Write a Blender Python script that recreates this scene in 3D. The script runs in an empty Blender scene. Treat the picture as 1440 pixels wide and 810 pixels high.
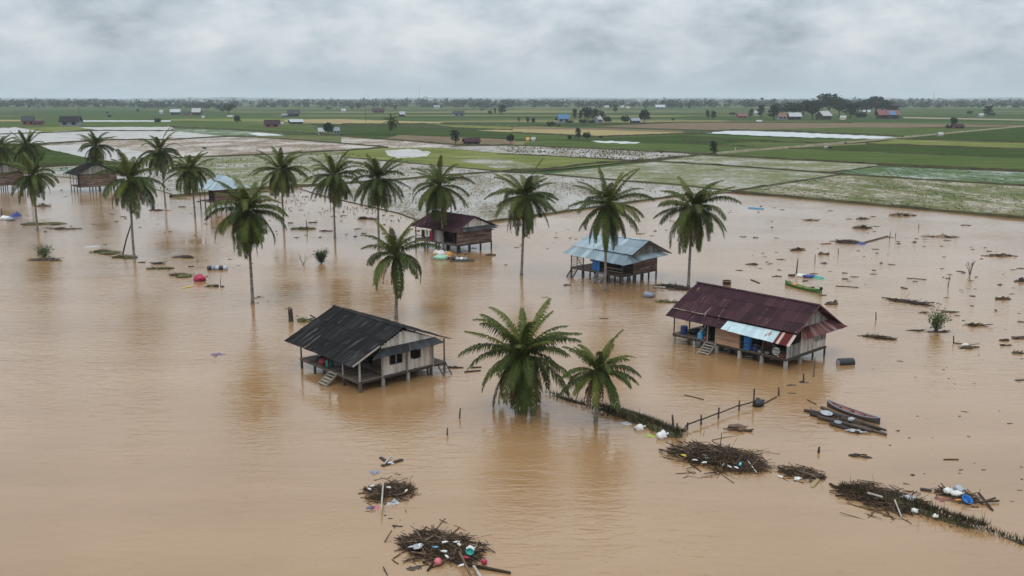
import bpy, math, random
from mathutils import Vector, Matrix, noise as mnoise
R = math.radians
PI = math.pi
sc = bpy.context.scene
COL = sc.collection
random.seed(11)

# ------------------------------------------------------------------ camera
CAM_H = 24.0
FPX = 1300.0
PITCH = math.atan((405 - 139) / FPX)
cd = bpy.data.cameras.new('camera')
cam = bpy.data.objects.new('camera', cd)
COL.objects.link(cam)
cam.location = (0, 0, CAM_H)
cam.rotation_euler = (PI / 2 - PITCH, 0, 0)
cd.sensor_width = 36
cd.lens = 36 * FPX / 1440
cd.clip_start = 0.5
cd.clip_end = 80000
sc.camera = cam

# ------------------------------------------------------------------ sky, sun, exposure
SUN_EL, SUN_AZ = R(58), R(200)
w = bpy.data.worlds.new('World')
sc.world = w
w.use_nodes = True
nt = w.node_tree
for n in list(nt.nodes):
    nt.nodes.remove(n)


def N(tree, typ, **kw):
    n = tree.nodes.new(typ)
    for k, v in kw.items():
        setattr(n, k, v)
    return n


def mathn(tree, op, a, b=None, c=None, clamp=False):
    n = tree.nodes.new('ShaderNodeMath')
    n.operation = op
    n.use_clamp = clamp
    for i, s in enumerate((a, b, c)):
        if s is None:
            continue
        if isinstance(s, (int, float)):
            n.inputs[i].default_value = s
        else:
            tree.links.new(s, n.inputs[i])
    return n.outputs[0]


def ramp(tree, fac, stops, interp='LINEAR'):
    n = tree.nodes.new('ShaderNodeValToRGB')
    n.color_ramp.interpolation = interp
    el = n.color_ramp.elements
    while len(el) > len(stops):
        el.remove(el[-1])
    while len(el) < len(stops):
        el.new(1.0)
    for e, (p, c) in zip(el, stops):
        e.position = p
        e.color = (c[0], c[1], c[2], 1)
    tree.links.new(fac, n.inputs[0])
    return n.outputs[0]


def mixc(tree, fac, a, b, mode='MIX'):
    n = tree.nodes.new('ShaderNodeMix')
    n.data_type = 'RGBA'
    n.blend_type = mode
    n.clamp_factor = True
    for sock, v in ((n.inputs[0], fac), (n.inputs[6], a), (n.inputs[7], b)):
        if isinstance(v, (int, float)):
            sock.default_value = v
        elif isinstance(v, tuple):
            sock.default_value = (v[0], v[1], v[2], 1)
        else:
            tree.links.new(v, sock)
    return n.outputs[2]


tc = N(nt, 'ShaderNodeTexCoord')
sep = N(nt, 'ShaderNodeSeparateXYZ')
nt.links.new(tc.outputs['Generated'], sep.inputs[0])
elev = sep.outputs[2]
# cloud deck: noise in direction space, flatter towards the horizon
mp = N(nt, 'ShaderNodeMapping')
mp.inputs['Scale'].default_value = (9.0, 9.0, 19.0)
mp.inputs['Location'].default_value = (1.3, 0.2, 0.4)
nt.links.new(tc.outputs['Generated'], mp.inputs[0])
n1 = N(nt, 'ShaderNodeTexNoise')
n1.inputs['Scale'].default_value = 1.0
n1.inputs['Detail'].default_value = 9
n1.inputs['Roughness'].default_value = 0.56
n1.inputs['Distortion'].default_value = 0.15
nt.links.new(mp.outputs[0], n1.inputs['Vector'])
mp2 = N(nt, 'ShaderNodeMapping')
mp2.inputs['Scale'].default_value = (3.0, 3.0, 9.0)
mp2.inputs['Location'].default_value = (4.1, 2.0, 0.0)
nt.links.new(tc.outputs['Generated'], mp2.inputs[0])
n2 = N(nt, 'ShaderNodeTexNoise')
n2.inputs['Scale'].default_value = 1.4
n2.inputs['Detail'].default_value = 5
nt.links.new(mp2.outputs[0], n2.inputs['Vector'])
mp3 = N(nt, 'ShaderNodeMapping')
mp3.inputs['Scale'].default_value = (24.0, 24.0, 58.0)
nt.links.new(tc.outputs['Generated'], mp3.inputs[0])
n3 = N(nt, 'ShaderNodeTexNoise')
n3.inputs['Scale'].default_value = 1.0
n3.inputs['Detail'].default_value = 7
n3.inputs['Roughness'].default_value = 0.6
n3.inputs['Distortion'].default_value = 0.4
nt.links.new(mp3.outputs[0], n3.inputs['Vector'])
cl = mathn(nt, 'ADD', mathn(nt, 'MULTIPLY', n1.outputs[0], 0.66), mathn(nt, 'MULTIPLY', n2.outputs[0], 0.14))
cl = mathn(nt, 'ADD', cl, mathn(nt, 'MULTIPLY', n3.outputs[0], 0.20))
clouds = ramp(nt, cl, [(0.37, (0.265, 0.305, 0.345)), (0.44, (0.335, 0.38, 0.42)), (0.495, (0.385, 0.43, 0.468)), (0.535, (0.43, 0.468, 0.50)), (0.61, (0.50, 0.53, 0.553))])
horizon = (0.375, 0.44, 0.495)
hfac = mathn(nt, 'SUBTRACT', 1.0, mathn(nt, 'DIVIDE', elev, 0.055), clamp=True)
hfac = mathn(nt, 'MULTIPLY', mathn(nt, 'POWER', hfac, 1.3), 0.85)
skyc = mixc(nt, hfac, clouds, horizon)
# overcast dome: the sky is brighter overhead than at the horizon
zen = mathn(nt, 'ADD', 1.0, mathn(nt, 'MULTIPLY', mathn(nt, 'MAXIMUM', elev, 0.0), 2.0))
vm = N(nt, 'ShaderNodeVectorMath', operation='SCALE')
nt.links.new(skyc, vm.inputs[0])
nt.links.new(zen, vm.inputs['Scale'])
sky = N(nt, 'ShaderNodeTexSky', sky_type='NISHITA')
sky.sun_disc = False
sky.sun_elevation = SUN_EL
sky.sun_rotation = SUN_AZ
sky.air_density = 1.5
sky.dust_density = 4
bg1 = N(nt, 'ShaderNodeBackground')
bg1.inputs['Strength'].default_value = 0.05
nt.links.new(sky.outputs[0], bg1.inputs['Color'])
bg2 = N(nt, 'ShaderNodeBackground')
bg2.inputs['Strength'].default_value = 1.0
nt.links.new(vm.outputs[0], bg2.inputs['Color'])
mx = N(nt, 'ShaderNodeMixShader')
mx.inputs[0].default_value = 0.93
nt.links.new(bg1.outputs[0], mx.inputs[1])
nt.links.new(bg2.outputs[0], mx.inputs[2])
wo = N(nt, 'ShaderNodeOutputWorld')
nt.links.new(mx.outputs[0], wo.inputs['Surface'])

sd = bpy.data.lights.new('sun', 'SUN')
sd.energy = 0.7
sd.angle = R(25)
sd.color = (1.0, 0.965, 0.91)
sun = bpy.data.objects.new('sun', sd)
COL.objects.link(sun)
sun.rotation_euler = (PI / 2 - SUN_EL, 0, PI - SUN_AZ)

sc.view_settings.view_transform = 'Standard'
sc.view_settings.look = 'None'
sc.view_settings.gamma = 1
sc.view_settings.use_curve_mapping = False
sc.view_settings.exposure = 0.42
sc.cycles.use_denoising = True
sc.cycles.max_bounces = 6
sc.cycles.diffuse_bounces = 2
sc.cycles.glossy_bounces = 3
sc.cycles.volume_bounces = 1
sc.cycles.transparent_max_bounces = 8


# ------------------------------------------------------------------ helpers
def ray(px, py):
    u = (px - 720) / FPX
    v = (405 - py) / FPX
    return Vector((u, math.cos(PITCH) + v * math.sin(PITCH), -math.sin(PITCH) + v * math.cos(PITCH)))


def at(px, py, z=0.0):
    """point on the level z seen at that place of the photograph"""
    d = ray(px, py)
    return Vector((0, 0, CAM_H)) + d * ((z - CAM_H) / d.z)


def zat(px, py, y):
    """x and height of a picture point that stands at forward distance y"""
    d = ray(px, py)
    t = y / d.y
    return Vector((d.x * t, y, CAM_H + d.z * t))


class MB:
    def __init__(s):
        s.v, s.f, s.t = [], [], []

    def face(s, pts, tint=0.5):
        i = len(s.v)
        s.v.extend([tuple(p) for p in pts])
        s.f.append(tuple(range(i, i + len(pts))))
        s.t.append(tint)

    def mesh(s, verts, faces, tint=0.5):
        i = len(s.v)
        s.v.extend([tuple(p) for p in verts])
        for f in faces:
            s.f.append(tuple(k + i for k in f))
            s.t.append(tint)

    def box(s, c, size, tint=0.5, rz=0.0):
        hx, hy, hz = size[0] / 2, size[1] / 2, size[2] / 2
        cr, sr = math.cos(rz), math.sin(rz)
        vs = []
        for z in (-hz, hz):
            for x, y in ((-hx, -hy), (hx, -hy), (hx, hy), (-hx, hy)):
                vs.append((c[0] + x * cr - y * sr, c[1] + x * sr + y * cr, c[2] + z))
        s.mesh(vs, [(0, 3, 2, 1), (4, 5, 6, 7), (0, 1, 5, 4), (1, 2, 6, 5), (2, 3, 7, 6), (3, 0, 4, 7)], tint)

    def bar(s, p, q, w, h=None, tint=0.5, up=(0, 0, 1)):
        h = h or w
        p, q = Vector(p), Vector(q)
        d = (q - p).normalized()
        a = d.cross(Vector(up))
        if a.length < 1e-3:
            a = d.cross(Vector((1, 0, 0)))
        a.normalize()
        b = a.cross(d).normalized()
        vs = []
        for e in (p, q):
            for x, y in ((-1, -1), (1, -1), (1, 1), (-1, 1)):
                vs.append(e + a * (x * w / 2) + b * (y * h / 2))
        s.mesh(vs, [(0, 3, 2, 1), (4, 5, 6, 7), (0, 1, 5, 4), (1, 2, 6, 5), (2, 3, 7, 6), (3, 0, 4, 7)], tint)

    def tube(s, pts, rads, n=8, tint=0.5, caps=True):
        rings = []
        base = len(s.v)
        for i, p in enumerate(pts):
            p = Vector(p)
            a = Vector(pts[max(0, i - 1)])
            b = Vector(pts[min(len(pts) - 1, i + 1)])
            d = (b - a).normalized()
            x = d.cross(Vector((0.12, 0.93, 0.31))).normalized()
            y = d.cross(x).normalized()
            rings.append([p + (x * math.cos(2 * PI * k / n) + y * math.sin(2 * PI * k / n)) * rads[i] for k in range(n)])
        for r in rings:
            s.v.extend([tuple(q) for q in r])
        for i in range(len(rings) - 1):
            for k in range(n):
                k2 = (k + 1) % n
                s.f.append((base + i * n + k, base + i * n + k2, base + (i + 1) * n + k2, base + (i + 1) * n + k))
                s.t.append(tint)
        if caps:
            s.f.append(tuple(base + k for k in range(n)))
            s.t.append(tint)
            s.f.append(tuple(base + (len(rings) - 1) * n + k for k in reversed(range(n))))
            s.t.append(tint)

    def lathe(s, c, prof, n=14, tint=0.5, axis='z'):
        base = len(s.v)
        for r, z in prof:
            for k in range(n):
                a = 2 * PI * k / n
                x, y = r * math.cos(a), r * math.sin(a)
                p = (x, y, z) if axis == 'z' else (z, x, y)
                s.v.append((c[0] + p[0], c[1] + p[1], c[2] + p[2]))
        for i in range(len(prof) - 1):
            for k in range(n):
                k2 = (k + 1) % n
                s.f.append((base + i * n + k, base + i * n + k2, base + (i + 1) * n + k2, base + (i + 1) * n + k))
                s.t.append(tint)
        s.f.append(tuple(base + k for k in reversed(range(n))))
        s.t.append(tint)
        s.f.append(tuple(base + (len(prof) - 1) * n + k for k in range(n)))
        s.t.append(tint)

    def blob(s, c, rad, seed=0.0, rough=0.35, nu=9, nv=6, tint=0.5, rz=0.0):
        """lumpy closed body, rad = (rx, ry, rz)"""
        base = len(s.v)
        cr, sr = math.cos(rz), math.sin(rz)
        for j in range(nv + 1):
            th = PI * j / nv
            for k in range(nu):
                ph = 2 * PI * k / nu
                d = Vector((math.sin(th) * math.cos(ph), math.sin(th) * math.sin(ph), math.cos(th)))
                f = 1 + rough * mnoise.noise(d * 1.7 + Vector((seed * 3.1, seed * 1.7, seed)))
                x, y, z = d.x * rad[0] * f, d.y * rad[1] * f, d.z * rad[2] * f
                s.v.append((c[0] + x * cr - y * sr, c[1] + x * sr + y * cr, c[2] + z))
        for j in range(nv):
            for k in range(nu):
                k2 = (k + 1) % nu
                s.f.append((base + j * nu + k, base + j * nu + k2, base + (j + 1) * nu + k2, base + (j + 1) * nu + k))
                s.t.append(tint)

    def build(s, name, m, parent=None, smooth=False):
        me = bpy.data.meshes.new(name)
        me.from_pydata(s.v, [], s.f)
        at_ = me.attributes.new('tint', 'FLOAT', 'FACE')
        at_.data.foreach_set('value', s.t)
        if smooth:
            me.polygons.foreach_set('use_smooth', [True] * len(s.f))
        me.materials.append(m)
        o = bpy.data.objects.new(name, me)
        COL.objects.link(o)
        if parent:
            o.parent = parent
        return o


def tag(o, label, cat, group=None, kind=None):
    o['label'] = label
    o['category'] = cat
    if group:
        o['group'] = group
    if kind:
        o['kind'] = kind
    return o


def struct(o):
    o['kind'] = 'structure'
    return o


def empty(name, loc, rz=0.0):
    o = bpy.data.objects.new(name, None)
    o.empty_display_size = 0.3
    COL.objects.link(o)
    o.location = loc
    o.rotation_euler = (0, 0, rz)
    return o


def copy_tree(o, parent=None):
    c = o.copy()
    COL.objects.link(c)
    if parent:
        c.parent = parent
    for ch in list(o.children):
        copy_tree(ch, c)
    return c


rnd = random.random
ru = random.uniform


# ------------------------------------------------------------------ materials
def new_mat(name):
    m = bpy.data.materials.new(name)
    m.use_nodes = True
    t = m.node_tree
    b = t.nodes['Principled BSDF']
    return m, t, b


def coords(t, scale=(1, 1, 1)):
    c = N(t, 'ShaderNodeTexCoord')
    mpn = N(t, 'ShaderNodeMapping')
    mpn.inputs['Scale'].default_value = scale
    t.links.new(c.outputs['Object'], mpn.inputs[0])
    return mpn.outputs[0]


def noise(t, vec, scale, detail=4, rough=0.55, dist=0.0):
    n = N(t, 'ShaderNodeTexNoise')
    n.inputs['Scale'].default_value = scale
    n.inputs['Detail'].default_value = detail
    n.inputs['Roughness'].default_value = rough
    n.inputs['Distortion'].default_value = dist
    t.links.new(vec, n.inputs['Vector'])
    return n.outputs[0]


def tinted(name, stops, tw=0.5, scale=1.5, stretch=(1, 1, 1), rough=0.8, bump=0.0, spec=0.3, metal=0.0, speck=None, transl=0.0):
    """colour ramp driven by the mesh's own per-piece tint and by noise; speck = (colour, threshold, scale)"""
    m, t, b = new_mat(name)
    vec = coords(t, stretch)
    nz = noise(t, vec, scale, 6, 0.6)
    nz = mathn(t, 'ADD', mathn(t, 'MULTIPLY', mathn(t, 'SUBTRACT', nz, 0.5), 1.8), 0.5, clamp=True)
    a = N(t, 'ShaderNodeAttribute', attribute_name='tint')
    fac = mathn(t, 'ADD', mathn(t, 'MULTIPLY', a.outputs['Fac'], tw), mathn(t, 'MULTIPLY', nz, 1 - tw))
    c = ramp(t, fac, stops)
    if speck:
        sn = noise(t, vec, speck[2], 3, 0.6)
        sf = mathn(t, 'MULTIPLY', mathn(t, 'SUBTRACT', sn, speck[1]), 14, clamp=True)
        c = mixc(t, sf, c, speck[0])
    t.links.new(c, b.inputs['Base Color'])
    b.inputs['Roughness'].default_value = rough
    b.inputs['Specular IOR Level'].default_value = spec
    b.inputs['Metallic'].default_value = metal
    if bump:
        bn = N(t, 'ShaderNodeBump')
        bn.inputs['Strength'].default_value = bump
        bn.inputs['Distance'].default_value = 0.05
        t.links.new(noise(t, vec, scale * 4, 4), bn.inputs['Height'])
        t.links.new(bn.outputs[0], b.inputs['Normal'])
    if transl:
        tr = N(t, 'ShaderNodeBsdfTranslucent')
        t.links.new(c, tr.inputs['Color'])
        ms = N(t, 'ShaderNodeMixShader')
        ms.inputs[0].default_value = transl
        t.links.new(b.outputs[0], ms.inputs[1])
        t.links.new(tr.outputs[0], ms.inputs[2])
        t.links.new(ms.outputs[0], t.nodes['Material Output'].inputs['Surface'])
    return m


def plain(name, c, rough=0.6, spec=0.4):
    d = tuple(x * 0.78 for x in c)
    return tinted(name, [(0.2, d), (0.8, c)], tw=0.35, scale=3.0, rough=rough, spec=spec)


M = {}
# muddy flood water
m, t, b = new_mat('flood_water')
vec = coords(t)
stq = N(t, 'ShaderNodeMapping')
stq.inputs['Rotation'].default_value = (0, 0, R(-24))
stq.inputs['Scale'].default_value = (0.02, 0.11, 1)
t.links.new(vec, stq.inputs[0])
lo = mathn(t, 'ADD', mathn(t, 'MULTIPLY', noise(t, vec, 0.03, 4, 0.55), 0.5), mathn(t, 'MULTIPLY', noise(t, stq.outputs[0], 1.0, 5, 0.6, 0.6), 0.5))
c = ramp(t, lo, [(0.36, (0.232, 0.130, 0.056)), (0.5, (0.272, 0.158, 0.073)), (0.64, (0.315, 0.195, 0.100))])
t.links.new(c, b.inputs['Base Color'])
b.inputs['Roughness'].default_value = 0.06
b.inputs['IOR'].default_value = 1.58
b.inputs['Specular IOR Level'].default_value = 0.5
rot = N(t, 'ShaderNodeMapping')
rot.inputs['Rotation'].default_value = (0, 0, R(32))
rot.inputs['Scale'].default_value = (0.55, 1.9, 1)
t.links.new(vec, rot.inputs[0])
w1 = noise(t, rot.outputs[0], 0.95, 4, 0.55, 0.8)
w2 = noise(t, vec, 3.2, 2, 0.5, 0.3)
w3 = noise(t, vec, 0.12, 2, 0.5)
patch = mathn(t, 'MULTIPLY_ADD', noise(t, vec, 0.03, 3, 0.6), 3.2, -1.1, clamp=True)
patch = mathn(t, 'MULTIPLY_ADD', patch, 0.93, 0.07)
hgt = mathn(t, 'ADD', mathn(t, 'MULTIPLY', w1, 0.8), mathn(t, 'MULTIPLY', w2, 0.22))
hgt = mathn(t, 'MULTIPLY', hgt, patch)
bn = N(t, 'ShaderNodeBump')
bn.inputs['Strength'].default_value = 1.0
bn.inputs['Distance'].default_value = 0.115
t.links.new(hgt, bn.inputs['Height'])
t.links.new(bn.outputs[0], b.inputs['Normal'])
M['water'] = m

M['green'] = tinted('rice_green', [(0.15, (0.044, 0.066, 0.020)), (0.5, (0.064, 0.090, 0.029)), (0.85, (0.105, 0.118, 0.048))], tw=0, scale=0.05, spec=0.0, rough=0.9, stretch=(0.5, 2.5, 1))
M['deep'] = tinted('rice_deep_green', [(0.15, (0.024, 0.040, 0.012)), (0.5, (0.037, 0.058, 0.018)), (0.85, (0.062, 0.080, 0.028))], tw=0, scale=0.05, spec=0.0, rough=0.9, stretch=(0.5, 2.5, 1))
M['lime'] = tinted('rice_yellow_green', [(0.15, (0.085, 0.105, 0.032)), (0.5, (0.13, 0.145, 0.045)), (0.85, (0.21, 0.205, 0.085))], tw=0, scale=0.04, spec=0.0, rough=0.9, stretch=(1, 2, 1))
M['tan'] = tinted('dry_stubble', [(0.2, (0.21, 0.17, 0.085)), (0.8, (0.32, 0.26, 0.13))], tw=0, scale=0.04, spec=0.0, rough=0.95, stretch=(1, 3, 1))
M['brown'] = tinted('bare_paddy_mud', [(0.2, (0.11, 0.085, 0.055)), (0.8, (0.19, 0.14, 0.095))], tw=0, scale=0.05, spec=0.0, rough=0.9, stretch=(1, 3, 1))
M['olive'] = tinted('olive_paddy', [(0.2, (0.07, 0.085, 0.035)), (0.8, (0.13, 0.13, 0.06))], tw=0, scale=0.05, spec=0.0, rough=0.9)


def paddy(name, plants, mud, cover, scale=0.16, stretch=(1, 1, 1), grain=1.0):
    """shallow muddy water with rice plants standing in patches; cover = share of plants"""
    m, t, b = new_mat(name)
    vec = coords(t, stretch)
    big = noise(t, vec, scale, 5, 0.62, 0.4)
    fine = noise(t, vec, grain, 3, 0.6)
    f = mathn(t, 'ADD', mathn(t, 'MULTIPLY', big, 0.6), mathn(t, 'MULTIPLY', fine, 0.4))
    f = mathn(t, 'MULTIPLY_ADD', mathn(t, 'SUBTRACT', f, 0.62 - 0.26 * cover), 5.5, 0.5, clamp=True)
    pc = ramp(t, noise(t, vec, scale * 2, 3), [(0.35, plants[0]), (0.65, plants[1])])
    c = mixc(t, f, mud, pc)
    t.links.new(c, b.inputs['Base Color'])
    t.links.new(mathn(t, 'MULTIPLY_ADD', f, 0.62, 0.24), b.inputs['Roughness'])
    t.links.new(mathn(t, 'MULTIPLY_ADD', f, -0.4, 0.5), b.inputs['Specular IOR Level'])
    b.inputs['IOR'].default_value = 1.33
    bn = N(t, 'ShaderNodeBump')
    bn.inputs['Strength'].default_value = 0.5
    bn.inputs['Distance'].default_value = 0.05
    t.links.new(noise(t, vec, 0.9, 3), bn.inputs['Height'])
    t.links.new(bn.outputs[0], b.inputs['Normal'])
    return m


MUD = (0.40, 0.30, 0.21)
PALE = (0.26, 0.23, 0.195)
M['silver'] = paddy('flooded_stubble', ((0.115, 0.10, 0.07), (0.17, 0.15, 0.105)), PALE, 0.40, 0.07, (1.5, 0.5, 1), 0.8)
M['silver_green'] = paddy('flooded_rice', ((0.085, 0.105, 0.035), (0.15, 0.15, 0.065)), PALE, 0.64, 0.06, (0.9, 0.9, 1), 0.6)
M['patchy'] = paddy('muddy_rice_patches', ((0.045, 0.075, 0.018), (0.13, 0.125, 0.05)), (0.30, 0.235, 0.175), 0.66, 0.075, (1.2, 0.6, 1), 0.6)
M['marsh'] = paddy('green_water_rice', ((0.035, 0.075, 0.022), (0.075, 0.11, 0.04)), (0.24, 0.26, 0.22), 0.68, 0.05, (1.2, 0.6, 1), 0.5)
M['mudfield'] = paddy('brown_wet_field', ((0.14, 0.10, 0.07), (0.2, 0.155, 0.11)), (0.42, 0.37, 0.32), 0.62, 0.05, (1.2, 0.6, 1), 0.5)
M['pond'] = paddy('pale_paddy_water', ((0.13, 0.11, 0.08), (0.2, 0.17, 0.12)), (0.34, 0.31, 0.28), 0.12, 0.05)
M['canal'] = paddy('grey_paddy_water', ((0.16, 0.16, 0.12), (0.2, 0.2, 0.16)), (0.42, 0.44, 0.44), 0.02, 0.05)
M['bank'] = tinted('earth_bank', [(0.25, (0.035, 0.033, 0.016)), (0.55, (0.07, 0.06, 0.03)), (0.8, (0.06, 0.075, 0.025))], tw=0.2, scale=0.25, rough=0.95, bump=0.6)
M['track'] = tinted('dirt_track', [(0.2, (0.17, 0.14, 0.09)), (0.8, (0.27, 0.22, 0.15))], tw=0.2, scale=0.2, rough=0.95)
# the far ground: a patchwork of small paddies
m, t, b = new_mat('farmland')
vec = coords(t, (0.0028, 0.0085, 1))
wob = N(t, 'ShaderNodeMapping')
wob.inputs['Rotation'].default_value = (0, 0, R(9))
t.links.new(vec, wob.inputs[0])
br = N(t, 'ShaderNodeTexVoronoi', distance='CHEBYCHEV')
br.inputs['Scale'].default_value = 1.0
t.links.new(wob.outputs[0], br.inputs['Vector'])
sp = N(t, 'ShaderNodeSeparateColor')
t.links.new(br.outputs['Color'], sp.inputs[0])
c = ramp(t, sp.outputs[0], [(0.0, (0.040, 0.068, 0.022)), (0.3, (0.064, 0.088, 0.032)), (0.5, (0.048, 0.074, 0.030)), (0.64, (0.095, 0.108, 0.045)), (0.76, (0.20, 0.175, 0.085)), (0.86, (0.14, 0.115, 0.075)), (0.95, (0.06, 0.10, 0.035))], 'CONSTANT')
nz = noise(t, coords(t, (0.004, 0.012, 1)), 1.0, 6, 0.65)
c = mixc(t, mathn(t, 'MULTIPLY', nz, 0.55), c, (0.044, 0.066, 0.026))
t.links.new(c, b.inputs['Base Color'])
b.inputs['Roughness'].default_value = 0.95
b.inputs['Specular IOR Level'].default_value = 0.0
M['farmland'] = m

M['palm'] = tinted('palm_leaf', [(0.0, (0.009, 0.016, 0.004)), (0.35, (0.034, 0.049, 0.010)), (0.6, (0.080, 0.098, 0.020)), (0.82, (0.13, 0.125, 0.030)), (1.0, (0.17, 0.105, 0.04))], tw=0.88, scale=0.6, rough=0.6, spec=0.10, transl=0.15)
M['dry'] = tinted('dry_palm_leaf', [(0.1, (0.075, 0.045, 0.028)), (0.6, (0.16, 0.10, 0.065)), (0.95, (0.26, 0.18, 0.12))], tw=0.7, scale=1.0, rough=0.85, spec=0.15, transl=0.1)
M['trunk'] = tinted('palm_trunk', [(0.2, (0.07, 0.058, 0.045)), (0.5, (0.17, 0.15, 0.125)), (0.85, (0.32, 0.29, 0.255))], tw=0.25, scale=1.2, stretch=(1, 1, 3.2), rough=0.9, bump=0.8, spec=0.15)
M['coconut'] = plain('coconut_husk', (0.16, 0.13, 0.035), 0.6)
M['leaf'] = tinted('tree_leaf', [(0.0, (0.014, 0.030, 0.010)), (0.5, (0.032, 0.060, 0.018)), (1.0, (0.075, 0.105, 0.032))], tw=0.8, scale=0.3, rough=0.75, spec=0.2, transl=0.12)
M['leaf2'] = tinted('bush_leaf', [(0.0, (0.025, 0.050, 0.014)), (0.5, (0.055, 0.10, 0.025)), (1.0, (0.13, 0.15, 0.045))], tw=0.8, scale=0.3, rough=0.7, spec=0.25, transl=0.15)
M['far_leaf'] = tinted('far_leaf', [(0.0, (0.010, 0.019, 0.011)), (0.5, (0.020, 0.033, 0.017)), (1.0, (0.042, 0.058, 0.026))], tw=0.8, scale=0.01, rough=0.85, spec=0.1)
M['bark'] = plain('bark', (0.10, 0.08, 0.06), 0.9, 0.1)

M['roof_black'] = tinted('black_roof_sheet', [(0.15, (0.005, 0.005, 0.005)), (0.5, (0.011, 0.0108, 0.0112)), (0.72, (0.028, 0.026, 0.026)), (0.95, (0.062, 0.058, 0.056))], tw=0.3, scale=0.9, stretch=(0.35, 2.6, 0.35), rough=0.7, spec=0.1, speck=((0.085, 0.082, 0.08), 0.62, 1.3))
M['roof_maroon'] = tinted('maroon_roof_sheet', [(0.15, (0.020, 0.008, 0.012)), (0.55, (0.036, 0.013, 0.018)), (0.9, (0.062, 0.026, 0.030))], tw=0.5, scale=0.9, stretch=(0.35, 2.6, 0.35), rough=0.65, spec=0.14, speck=((0.24, 0.15, 0.13), 0.65, 1.3))
M['roof_blue'] = tinted('pale_blue_roof_sheet', [(0.1, (0.17, 0.225, 0.255)), (0.55, (0.26, 0.335, 0.375)), (0.9, (0.40, 0.475, 0.505))], tw=0.5, scale=0.9, stretch=(0.35, 2.6, 0.35), rough=0.45, spec=0.45, speck=((0.20, 0.15, 0.12), 0.72, 1.6))
M['roof_patch'] = tinted('zinc_patch_sheet', [(0.1, (0.27, 0.37, 0.40)), (0.6, (0.44, 0.55, 0.58)), (0.95, (0.55, 0.60, 0.60))], tw=0.4, scale=1.2, stretch=(0.5, 2.0, 0.5), rough=0.45, spec=0.4, speck=((0.22, 0.055, 0.03), 0.64, 0.9))
M['roof_red'] = tinted('red_and_white_sheet', [(0.35, (0.15, 0.024, 0.022)), (0.6, (0.21, 0.045, 0.04)), (0.72, (0.55, 0.47, 0.42))], tw=0.9, scale=1.4, rough=0.6)
M['roof_rust'] = tinted('rusty_maroon_sheet', [(0.1, (0.055, 0.017, 0.018)), (0.5, (0.11, 0.032, 0.030)), (0.75, (0.20, 0.12, 0.11)), (0.95, (0.36, 0.34, 0.36))], tw=0.6, scale=0.9, stretch=(2.0, 0.5, 0.5), rough=0.6)
M['roof_old'] = tinted('old_grey_sheet', [(0.1, (0.010, 0.011, 0.012)), (0.55, (0.024, 0.026, 0.029)), (0.98, (0.13, 0.145, 0.155))], tw=0.6, scale=1.1, stretch=(2.0, 0.5, 0.5), rough=0.6)
M['plank_white'] = tinted('weathered_white_plank', [(0.1, (0.26, 0.22, 0.185)), (0.45, (0.50, 0.445, 0.39)), (0.95, (0.66, 0.62, 0.57))], tw=0.55, scale=1.3, stretch=(2.5, 2.5, 0.8), rough=0.85, spec=0.15)
M['plank_grey'] = tinted('grey_plank', [(0.1, (0.10, 0.092, 0.085)), (0.5, (0.22, 0.21, 0.195)), (0.95, (0.40, 0.385, 0.36))], tw=0.6, scale=1.3, stretch=(2.5, 2.5, 0.8), rough=0.85, spec=0.15)
M['plank_brown'] = tinted('brown_plank', [(0.1, (0.055, 0.036, 0.028)), (0.5, (0.13, 0.085, 0.065)), (0.95, (0.27, 0.20, 0.165))], tw=0.6, scale=1.3, stretch=(0.8, 0.8, 2.5), rough=0.85, spec=0.15)
M['plank_orange'] = tinted('raw_orange_plank', [(0.1, (0.20, 0.13, 0.095)), (0.5, (0.33, 0.215, 0.155)), (0.8, (0.40, 0.22, 0.125)), (0.95, (0.44, 0.36, 0.29))], tw=0.6, scale=1.1, stretch=(0.8, 0.8, 2.5), rough=0.85, spec=0.15)
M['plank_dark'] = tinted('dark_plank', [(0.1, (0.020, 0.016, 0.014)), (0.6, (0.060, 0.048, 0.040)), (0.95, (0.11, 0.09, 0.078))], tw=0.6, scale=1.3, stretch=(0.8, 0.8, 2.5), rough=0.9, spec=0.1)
M['deck'] = tinted('deck_plank', [(0.1, (0.06, 0.042, 0.032)), (0.5, (0.13, 0.095, 0.072)), (0.95, (0.23, 0.185, 0.15))], tw=0.7, scale=1.3, rough=0.85, spec=0.15)
M['timber'] = tinted('wet_timber', [(0.1, (0.025, 0.02, 0.017)), (0.6, (0.075, 0.06, 0.05)), (0.95, (0.14, 0.12, 0.10))], tw=0.5, scale=1.5, rough=0.85, spec=0.2)
M['timber_pale'] = tinted('pale_timber', [(0.1, (0.17, 0.145, 0.12)), (0.6, (0.29, 0.26, 0.225)), (0.95, (0.42, 0.39, 0.35))], tw=0.5, scale=1.5, rough=0.85, spec=0.15)
M['concrete'] = tinted('concrete_stump', [(0.1, (0.19, 0.175, 0.155)), (0.9, (0.38, 0.36, 0.335))], tw=0.4, scale=2, rough=0.9)
M['hole'] = plain('painted_room_shade', (0.012, 0.011, 0.011), 0.8, 0.1)  # near-black colour painted in for the shade inside rooms
M['stick'] = tinted('driftwood', [(0.05, (0.018, 0.011, 0.007)), (0.5, (0.062, 0.038, 0.023)), (0.8, (0.13, 0.085, 0.052)), (1.0, (0.27, 0.20, 0.14))], tw=0.85, scale=2, rough=0.85, spec=0.2)
M['scrap'] = tinted('dark_scrap', [(0.05, (0.018, 0.014, 0.012)), (0.6, (0.050, 0.038, 0.030)), (1.0, (0.10, 0.075, 0.055))], tw=0.7, scale=2, rough=0.75, spec=0.3)
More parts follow.
